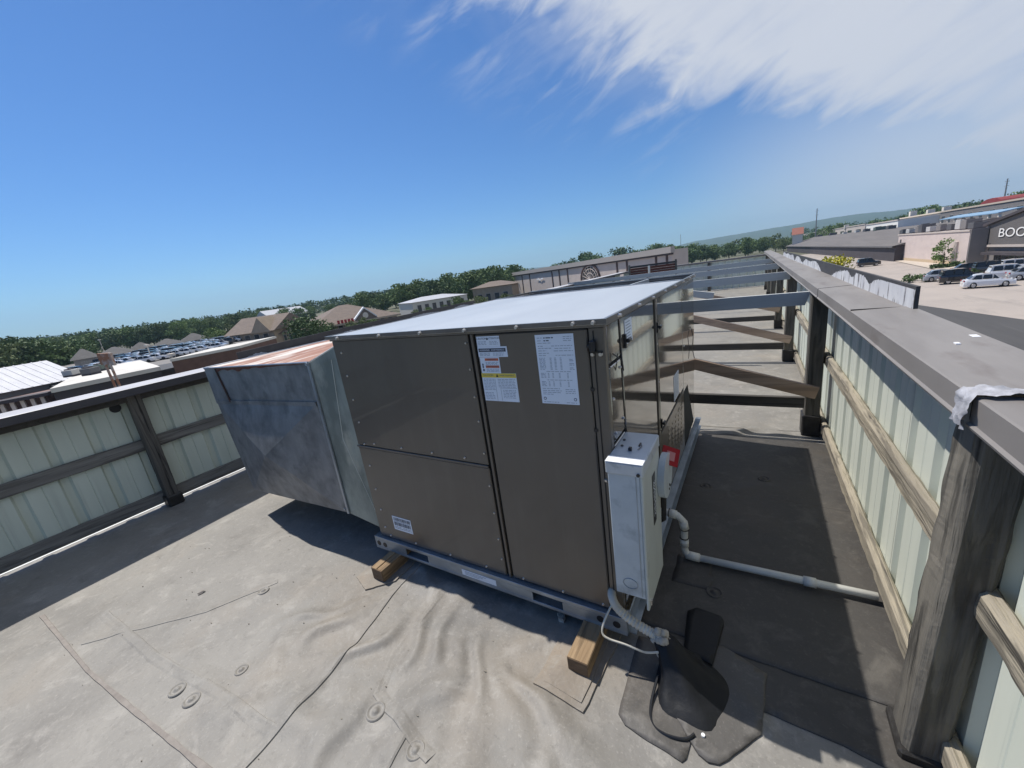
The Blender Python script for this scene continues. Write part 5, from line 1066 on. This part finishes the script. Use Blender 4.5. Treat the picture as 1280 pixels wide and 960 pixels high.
# rusty sign
p0 = at(147, 477, -3.9); x, y = p0[:2]
t = thing('pole_sign', 'rusty white pole sign leaning above the shop roofs', 'sign', (x, y, GZ)); zb_ = ztop(p0, 146, 474); zt_ = ztop(p0, 138, 441); hgt = zt_-zb_
rt = np.array([CR[0], CR[1]])/np.hypot(CR[0], CR[1]); mrs = M('rusty_sign_paint', (.50, .42, .38), (.36, .16, .09), scale=1.4, lo=.4, hi=.55, rough=.8)
def rs(s, z): return (x+rt[0]*s, y+rt[1]*s, z)
sc_s = math.hypot(x-CAM[0], y-CAM[1])/FPX*.95
G().slab([rs(-9*sc_s, zb_+hgt*.62), rs(3*sc_s, zb_+hgt*.52), rs(3*sc_s, zb_+hgt*1.0), rs(-9*sc_s, zb_+hgt*1.04)], (-rt[1], rt[0], 0), .3).build('sign_board', mrs, t)
for s_ in (-3.5, 1.0): G().tube([rs(s_*sc_s, GZ), rs((s_-1.2)*sc_s, zb_+hgt*.62)], .12, 6).build('sign_post', mrs, t)
# lamp posts
for u, vb, vt, D, lbl in ((195, 462, 432, 110, 'tall white lamp post in front of the crowded car lot'), (218, 455, 444, 70, 'short white vent post on the brick shop roof'), (127, 432, 425, 190, 'slim pale lamp post before the townhouses')):
    p0 = atd(u, vb, D); zt_ = ztop(p0, u-8*(D == 110), vt); t = thing('lamp_post', lbl, 'lamp post', (p0[0], p0[1], GZ)); G().tube([(p0[0], p0[1], GZ), (p0[0], p0[1], zt_)], [.16, .09], 6).build('pole', m_cream, t); G().box(p0[0]-.6, p0[0]+.6, p0[1]-.3, p0[1]+.3, zt_, zt_+.3).build('lamp_head', m_cream, t)

# ------------------------------------------------------------------ cars
def loft(g, st):                                     # st: list of (x, [(y, z)...] half sections), mirrored
    k = len(st[0][1]); vs = []
    for x, sec in st: vs += [(x, y, z) for y, z in sec]+[(x, -y, z) for y, z in reversed(sec)]
    n = 2*k; fs = []
    for i in range(len(st)-1):
        for j in range(n): fs.append((i*n+j, (i+1)*n+j, (i+1)*n+(j+1) % n, i*n+(j+1) % n))
    fs += [tuple(range(n)), tuple(range((len(st)-1)*n, len(st)*n))[::-1]]; return g.add(vs, fs)
def car_parts(kind, paint):
    suv = kind != 'sedan'; H = 1.46 if not suv else 1.72; bl = .92 if not suv else 1.08; hw = .90 if not suv else .94
    g = G(); X = [-2.36, -2.30, -2.05, -1.5, -.9, 0, .9, 1.45, 1.95, 2.28, 2.38]
    ht = [.70, bl-.06, bl, bl, bl, bl, bl-.02, bl-.10, bl-.17, bl-.26, .60] if not suv else [.75, bl, bl+.02, bl, bl, bl, bl-.02, bl-.04, bl-.10, bl-.20, .68]
    wd = [.72, .80, .87, .90, .90, .90, .90, .89, .86, .78, .66]
    loft(g, [(x, [(w*hw/.9*.93, .24), (w*hw/.9, .45), (w*hw/.9, h*.78), (w*hw/.9*.93, h-.02), (w*.70, h)]) for x, h, w in zip(X, ht, wd)])
    cx = [(-1.95, bl-.02, .70), (-1.25, H-.06, .60), (-.6, H, .60), (.25, H-.03, .60), (1.15, bl-.04, .70)] if not suv else [(-2.22, bl-.02, .74), (-2.0, H-.06, .66), (-.8, H, .66), (.35, H-.04, .65), (1.2, bl-.04, .74)]
    g2 = G(); loft(g2, [(x, [(w+.14 if z < H-.2 else w+.02, bl-.04), (w+.06 if z < H-.2 else w, (bl+z)/2-.02), (w if z > bl else w, max(z, bl-.02)), (w*.5, max(z, bl-.02)+.01)]) for x, z, w in cx])
    gl = G()
    zt = H-.12; zb = bl+.02
    sp = [(-1.6, -.72), (-.66, .18), (.24, .82)] if not suv else [(-1.95, -1.0), (-.94, -.05), (.02, .88)]
    for a, b in sp:
        for s_ in (1, -1):
            top_a, top_b = max(a+.12, cx[1][0]+.02), min(b-.02 if b < .5 else b-.42, cx[3][0]+.02); gl.quad((a, s_*(hw-.075), zb), (b, s_*(hw-.075), zb), (top_b, s_*(cx[2][2]+.045), zt), (top_a, s_*(cx[2][2]+.045), zt))
    xf0, xf1 = cx[4][0], cx[3][0]; w = cx[3][2]
    gl.quad((xf0-.06, -w-.05, bl+.03), (xf0-.06, w+.05, bl+.03), (xf1+.06, w-.04, H-.06), (xf1+.06, -w+.04, H-.06))
    xb0, xb1 = cx[0][0], cx[1][0]; gl.quad((xb0+.08, -w-.05, bl+.06), (xb0+.08, w+.05, bl+.06), (xb1-.05, w-.06, H-.09), (xb1-.05, -w+.06, H-.09))
    return g, g2, gl
m_tyre = M('tyre', (.018, .018, .018), rough=.85); m_rim = M('alloy_rim', (.45, .45, .46), rough=.3, metal=.8); m_cglass = M('car_glass', (.02, .024, .028), rough=.06); m_tail = M('tail_lamp', (.35, .02, .02), rough=.3); m_head = M('head_lamp', (.7, .7, .7), rough=.15)
def make_car(kind, paint, name, lbl, group=None):
    t = thing(name, lbl, 'car', (0, 0, 0), group); g, g2, gl = car_parts(kind, paint)
    g.build('body', paint, t); g2.build('cabin', paint, t, smooth=False)
    k = 0
    for i in range(0, len(gl.f)):
        q = G(); q.add([gl.v[j] for j in gl.f[i]], [(0, 1, 2, 3)]); o_ = q.build('window', m_cglass, t)
    r = .33 if kind == 'sedan' else .37
    for x in (-1.42, 1.42):
        for s_ in (1, -1):
            y = .80*s_; q = G(); q.tube([(x, y-.11*s_, r), (x, y+.115*s_, r)], [r, r*.97], 18); w_ = q.build('wheel', m_tyre, t, smooth=False); q = G(); q.tube([(x, y+.10*s_, r), (x, y+.125*s_, r)], [r*.66, r*.60], 12); q.build('rim', m_rim, w_)
    for s_ in (1, -1):
        G().box(2.20, 2.33, s_*.62-.16, s_*.62+.16, .60, .74, .02).build('headlight', m_head, t); G().box(-2.345, -2.25, s_*.62-.18, s_*.62+.18, .74, .90, .02).build('tail_light', m_tail, t)
    G().box(-2.40, -2.30, -.26, .26, .52, .64).build('number_plate', m_cream, t)
    return t
def paintm(n, c, r=.25): return M('paint_'+n, c, rough=r, coat=1, rnd_amt=0)
pw, ps, pb_, pk, pg = paintm('white', (.74, .74, .74)), paintm('silver', (.38, .40, .42)), paintm('black', (.012, .013, .016)), paintm('charcoal', (.045, .05, .055)), paintm('blue', (.05, .08, .16))
def put(t, P, ang): t.location = (P[0], P[1], GZ+.022); t.rotation_euler = (0, 0, ang); t.scale = (.9, 1.0, 1.15); ORG[t] = Vector((0, 0, 0))
ca, cb_ = GD(1202, 361), GD(1266, 357); angc = math.atan2(cb_[1]-ca[1], cb_[0]-ca[0])
row = [('sedan', pw, 1233, 359, 'white sedan nearest in the row across the lot', 0), ('suv', pb_, 1200, 354, 'black pickup-like wagon behind the nearest white sedan', 0), ('sedan', ps, 1178, 351, 'silver sedan beside the hedge at the end of the row', 0),
       ('suv', pw, 1262, 349, 'white wagon facing away behind the nearest white sedan', 0), ('suv', pk, 1240, 343, 'charcoal wagon in the row nearest the bookshop', 0), ('suv', pw, 1275, 341, 'white wagon partly cut by the right edge of the view', 0), ('sedan', pk, 1213, 342.5, 'dark sedan parked by the shrubs before the bookshop', 0), ('sedan', ps, 1290, 349, 'silver sedan just entering the right edge of the view', 0)]
for kd, pm, u, v, lbl, da in row: t = make_car(kd, pm, 'parked_car', lbl, 'cars parked before the bookshop'); put(t, GD(u, v), angc+da)
t = make_car('suv', pb_, 'parked_car', 'black car alone by the dark brown building', 'cars parked before the bookshop'); put(t, GD(1085, 333), angc+.15)
ORD = ['first', 'second', 'third', 'fourth', 'fifth', 'sixth', 'seventh', 'eighth', 'ninth', 'tenth', 'eleventh', 'twelfth', 'thirteenth', 'fourteenth', 'fifteenth', 'sixteenth', 'seventeenth', 'eighteenth', 'nineteenth', 'twentieth', 'twenty-first', 'twenty-second', 'twenty-third', 'twenty-fourth', 'twenty-fifth']
# the crowded lot on the left: small cars, one mesh each
mini = {}
for nm, pm, kd, lbl in (('w', pw, 'sedan', 'small white car in the crowded lot past the left fence'), ('s', ps, 'sedan', 'small silver car in the crowded lot past the left fence'), ('k', pk, 'suv', 'small charcoal car in the crowded lot past the left fence'), ('b', pg, 'sedan', 'small blue car in the crowded lot past the left fence')):
    g, g2, gl = car_parts(kd, pm); q = G(); q.v = []; 
    for src, mi in ((g, 0), (g2, 0), (gl, 1)): q.m = mi; q.add(src.v, src.f)
    q.m = 2
    for x in (-1.42, 1.42):
        for s_ in (1, -1): q.tube([(x, .7*s_, .33), (x, .91*s_, .33)], .33, 8)
    mini[nm] = (q, [pm, m_cglass, m_tyre], lbl)
proto = {}
cnt = 0
Lp = [at(100, 469, LZ), at(268, 437, LZ), at(318, 419.5, LZ), at(160, 447, LZ)]
for r_ in range(7):
    for k in range(20):
        s_ = (k+rnd.uniform(-.1, .1))/19.; q_ = r_/6.; P0_ = Lp[0]*(1-s_)*(1-q_)+Lp[1]*s_*(1-q_)+Lp[2]*s_*q_+Lp[3]*(1-s_)*q_
        if rnd.random() < .16: continue
        nm = rnd.choices('wskb', (8, 5, 3, 1))[0]
        if nm not in proto:
            q, ms, lbl = mini[nm]; o = q.build('parked_car', ms); meta(o, lbl, 'car', 'cars in the crowded lot: '+lbl.split()[1]); proto[nm] = o
        else: o = proto[nm].copy(); COL.objects.link(o)
        o['label'] = f"small {o['label'].split()[1]} car, {ORD[k]} from the left in the {ORD[r_]} row of the crowded lot"; o.location = (P0_[0], P0_[1], LZ+.01); o.rotation_euler = (0, 0, .9+rnd.uniform(-.06, .06)+(PI if rnd.random() < .4 else 0))
# ------------------------------------------------------------------ trees, shrubs, woods, hills
NPR = np.random.RandomState(5)
def leaf_cloud(g, centers, radii, nper, size, flat=.8):
    vs = []; fs = []; b = len(g.v)
    for c, r in zip(centers, radii):
        d = NPR.normal(size=(nper, 3)); d /= np.linalg.norm(d, axis=1)[:, None]; p = np.array(c)+d*(r*(NPR.rand(nper, 1)**.45))*np.array([1, 1, flat])
        a = NPR.normal(size=(nper, 3)); a /= np.linalg.norm(a, axis=1)[:, None]; a += d*.0; bb = np.cross(a, NPR.normal(size=(nper, 3))); bb /= np.linalg.norm(bb, axis=1)[:, None]
        s = size*(.6+.8*NPR.rand(nper, 1))
        q = np.stack([p-a*s, p+bb*s*.6, p+a*s, p-bb*s*.6], 1).reshape(-1, 3); vs.append(q)
    V = np.concatenate(vs); n = len(V)//4; g.v += [tuple(x) for x in V.tolist()]; g.f += [(b+4*i, b+4*i+1, b+4*i+2, b+4*i+3) for i in range(n)]; g.mi += [0]*n
LEAF = [M('foliage_dark', (.065, .11, .038), (.11, .17, .055), scale=.5, lo=.3, hi=.7, rough=.8, rnd_amt=.25), M('foliage_mid', (.10, .16, .046), (.155, .215, .065), scale=.5, lo=.3, hi=.7, rough=.8, rnd_amt=.25), M('foliage_pale', (.10, .14, .045), (.14, .17, .06), scale=.5, lo=.3, hi=.7, rough=.8, rnd_amt=.2)]
m_bark = M('bark', (.10, .08, .06), (.06, .05, .04), scale=3, rough=.9)
def make_tree(name, lbl, h, w, leaf, ncl=16, nper=46, size=.42, group=None, cat='tree', trunk=True, low=.25):
    t = thing(name, lbl, cat, (0, 0, 0), group); C = []; R = []
    for i in range(ncl):
        a = NPR.rand()*2*PI; z = low+(1-low)*NPR.rand(); rr = w*.5*math.sin(PI*min(1, max(.12, (z-low*.7)/(1-low*.7))))**.6*NPR.rand()**.5; C.append((rr*math.cos(a), rr*math.sin(a), h*z*.92)); R.append(w*(.15+.10*NPR.rand()))
    g = G(); leaf_cloud(g, C, R, nper, size); g.build('crown', leaf, t)
    if trunk:
        g = G(); g.tube([(0, 0, 0), (.1, 0, h*.25), (0, .1, h*.55)], [h*.028, h*.02, h*.01], 7)
        for c in C[:5]: g.tube([(0.05, 0, h*.22), (c[0]*.5, c[1]*.5, (h*.22+c[2])/2), c], [h*.012, h*.008, h*.003], 5)
        g.build('trunk', m_bark, t)
    return t
def place(t, P, sc, lbl=None, z=GZ, first=False):
    r = t if first else copy_tree(t); r.location = (P[0], P[1], z); r.rotation_euler = (0, 0, rnd.uniform(0, 6.28)); r.scale = (sc, sc, sc*rnd.uniform(.92, 1.1))
    if lbl: r['label'] = lbl
    return r
kinds = ['dark green broadleaf tree in the belt beyond the left lot', 'mid green broadleaf tree in the belt beyond the left lot', 'pale green tree in the belt beyond the left lot']
TP = [make_tree('tree', kinds[k], 12, 12.5, LEAF[k], 26, 80, .46, 'trees in the far belt') for k in range(3)]
used_ = set()
HUE = ['dark green', 'mid green', 'pale green']
def belt(u0, v0, u1, v1, n, D0, D1, vt0, vt1, jit=.25, ks=(0, 0, 1, 1, 2), where=''):
    for i in range(n):
        s_ = (i+rnd.uniform(-.4, .4))/max(1, n-1); u = u0+(u1-u0)*s_; D = (D0+(D1-D0)*s_)*rnd.uniform(.9, 1.12); v = v0+(v1-v0)*s_; P = atd(u, v, D); zt = ztop(P, u, (vt0+(vt1-vt0)*s_)); hh = (zt-GZ)*rnd.uniform(1-jit, 1.08)
        k = rnd.choice(ks); f_ = k not in used_; used_.add(k); place(TP[k], P, hh/12, f'{HUE[k]} tree, {ORD[i]} from the left {where}' if n > 1 else f'{HUE[k]} tree {where}', first=f_)
belt(-8, 452, 95, 448, 12, 165, 185, 428, 424, .12, where='above the white-roofed hall')
belt(60, 440, 335, 405, 24, 270, 270, 424, 386, .15, where='in the belt behind the townhouses')
belt(268, 428, 292, 424, 3, 150, 146, 408, 404, .2, (1, 2), where='beside the steep-roofed brick house')
belt(300, 404, 470, 385, 12, 260, 250, 393, 372, .2, where='behind the grey metal warehouse')
belt(455, 384, 640, 352, 17, 240, 250, 366, 334, .16, (0, 0, 1, 1, 1), where='in the rear row left of the beige store')
belt(505, 372, 640, 350, 10, 200, 210, 352, 332, .1, (0, 1, 1), where='in the front row left of the beige store')
belt(520, 392, 640, 372, 8, 115, 120, 384, 362, .3, (1, 2, 2), where='before the white-roofed low building')
belt(700, 330, 850, 312, 13, 300, 330, 322, 300, .3, (0, 0, 1), where='above the beige store roof')
belt(846, 322, 990, 300, 15, 330, 420, 309, 292, .25, (0, 1, 1, 2), where='below the blue hills past the roof end')
belt(1003, 296, 1150, 270, 14, 470, 470, 289, 264, .3, (0, 0, 1), where='behind the far strip malls')
belt(1150, 275, 1285, 250, 12, 430, 430, 261, 240, .3, (0, 1), where='beside the distant red roofs')
belt(380, 420, 400, 420, 2, 105, 105, 398, 398, .1, (0,), where='between the brick house and the hip-roofed wing'); belt(415, 408, 470, 398, 4, 112, 112, 402, 394, .2, (1, 2), where='in front of the brown hip roof')
# lone tree and shrubs by the shop
t = make_tree('tree', 'small young tree in front of the pinkish beige wall', 4.6, 3.6, LEAF[1], 16, 50, .17); place(t, GD(1178, 333), 1.0, first=True)
for u, v, w, h, lf, lbl in ((1172, 336, 3.6, 1.0, 0, 'low dark hedge under the young tree'), (1200, 333, 4.5, 1.1, 0, 'low dark hedge along the grey end wall'), (1230, 330, 4.8, 1.3, 0, 'low dark hedge left of the shop windows'), (1224, 328, 4.2, 3.0, 1, 'rounded green shrub before the grey end wall'), (1176, 349, 8.5, 1.3, 0, 'clipped hedge island at the end of the car row'), (1208, 346, 5.5, 1.1, 0, 'clipped hedge island behind the silver sedan'), (1160, 352, 5.0, 1.4, 0, 'clipped hedge island nearest the driveway')):
    g = G(); C = [(NPR.uniform(-w/2, w/2), NPR.uniform(-.8, .8), NPR.uniform(.3, 1)*h*.7) for _ in range(14)]; leaf_cloud(g, C, [h*.38]*14, 40, .16); P = GD(u, v); t = thing('shrub', lbl, 'shrub', (0, 0, 0), 'shrubs by the shops'); g.build('foliage', LEAF[lf], t); t.location = (P[0], P[1], GZ); t.rotation_euler = (0, 0, angc)
P = GD(1036, 338); hgt = ztop(P, 1036, 314)-GZ
Pq = at(1036, 325, -1.2); hq = ztop(Pq, 1036, 313)-GZ; Dq = math.hypot(Pq[0]-CAM[0], Pq[1]-CAM[1])
t = thing('yellow_shrub', 'bright yellow-green shrub showing above the right coping', 'shrub', (0, 0, 0)); g = G(); C = []; R = []
for k in range(34):
    a = NPR.rand()*2*PI; q_ = NPR.rand()**.5; C.append((q_*Dq*.030*math.cos(a), q_*Dq*.030*math.sin(a), hq*(.72+.23*NPR.rand()*(1-.5*q_)))); R.append(.55)
leaf_cloud(g, C, R, 46, .13); g.build('crown', M('foliage_yellow', (.50, .43, .03), (.36, .35, .04), scale=1.2, rough=.8), t)
g = G(); g.tube([(0, 0, 0), (.1, 0, hq*.5), (0, 0, hq*.8)], [.16, .1, .04], 7); g.build('trunk', m_bark, t); t.location = tuple(Pq[:2])+(GZ,)
# dense wood behind the trees: one mass
g = G(); C = []; R = []
def woodline(u0, u1, v0, v1, D, n, vt0, vt1):
    for i in range(n):
        s_ = NPR.rand(); u = u0+(u1-u0)*s_; DD = D*NPR.uniform(.95, 1.25); P = atd(u, v0+(v1-v0)*s_, DD); zt = ztop(P, u, vt0+(vt1-vt0)*s_)*NPR.uniform(.35, .75)
        for z in np.linspace(GZ+2, max(zt-2, GZ+3), 3): C.append((P[0]+NPR.normal()*2, P[1]+NPR.normal()*2, z)); R.append(NPR.uniform(3, 5))
woodline(-60, 340, 440, 395, 420, 230, 430, 384); woodline(300, 650, 395, 350, 460, 200, 386, 336); woodline(640, 1000, 350, 300, 600, 190, 335, 297); woodline(990, 1340, 298, 245, 800, 170, 284, 238)
leaf_cloud(g, C, R, 20, 1.2); o = g.build('far_wood', M('foliage_far', (.055, .095, .036), (.09, .14, .05), scale=.06, lo=.35, hi=.65, rough=.9), kind='stuff'); meta(o, 'continuous dark green wood behind the individual trees', 'wood')
def hills(name, D, pts, zb, mat):
    g = G(); n = 160; vs = []; us = [p[0] for p in pts]; vv = [p[1] for p in pts]
    for i in range(n+1):
        u = us[0]+(us[-1]-us[0])*i/n; v = np.interp(u, us, vv); P = atd(u, v, D); z = P[2]+D*.0012*mnoise.noise(Vector((i*.13, D, 0)))+D*.0006*mnoise.noise(Vector((i*.6, D, 3)))
        dr = np.array([P[0]-CAM[0], P[1]-CAM[1]])/D
        for f, k in ((.72, 0.0), (.86, .55), (1.0, 1.0), (1.2, .5), (1.5, 0)): vs.append((CAM[0]+dr[0]*D*f, CAM[1]+dr[1]*D*f, GZ+(z-GZ)*k*(1+.10*mnoise.noise(Vector((i*.4, f*9, D)))*(k not in (0, 1)))))
    g.add(vs, [(i*5+j, i*5+j+1, (i+1)*5+j+1, (i+1)*5+j) for i in range(n) for j in range(4)]); o = g.build(name, mat, smooth=True, kind='structure'); return o
m_hill = M('wooded_hill', (.032, .058, .024), (.05, .075, .032), scale=.012, rough=.95)
hills('hills', 4200, [(640, 350), (760, 327), (840, 309), (870, 301), (920, 293), (985, 282), (1040, 272), (1100, 264.5), (1150, 260), (1190, 256), (1260, 250), (1340, 243), (1420, 238)], GZ, m_hill)
hills('hills', 5200, [(-60, 441), (60, 420), (150, 412), (240, 399), (300, 390), (345, 383), (400, 377), (480, 363), (540, 353), (640, 337), (700, 332), (760, 322), (800, 318), (840, 318), (900, 310)], GZ, m_hill)
# ------------------------------------------------------------------ summer haze over the whole view
hb = G(); Hh = 7800; hb.box(-Hh, Hh, -Hh, Hh, GZ-1.5, 330); o = hb.build('haze', None, kind='stuff'); o.data.materials.clear()
m = bpy.data.materials.new('haze_air'); m.use_nodes = True; t = m.node_tree
for n_ in list(t.nodes): t.nodes.remove(n_)
pvn = t.nodes.new('ShaderNodeVolumePrincipled'); pvn.inputs['Color'].default_value = (.50, .76, 1, 1); pvn.inputs['Density'].default_value = .00015; pvn.inputs['Anisotropy'].default_value = .2
t.links.new(pvn.outputs[0], t.nodes.new('ShaderNodeOutputMaterial').inputs['Volume']); o.data.materials.append(m)
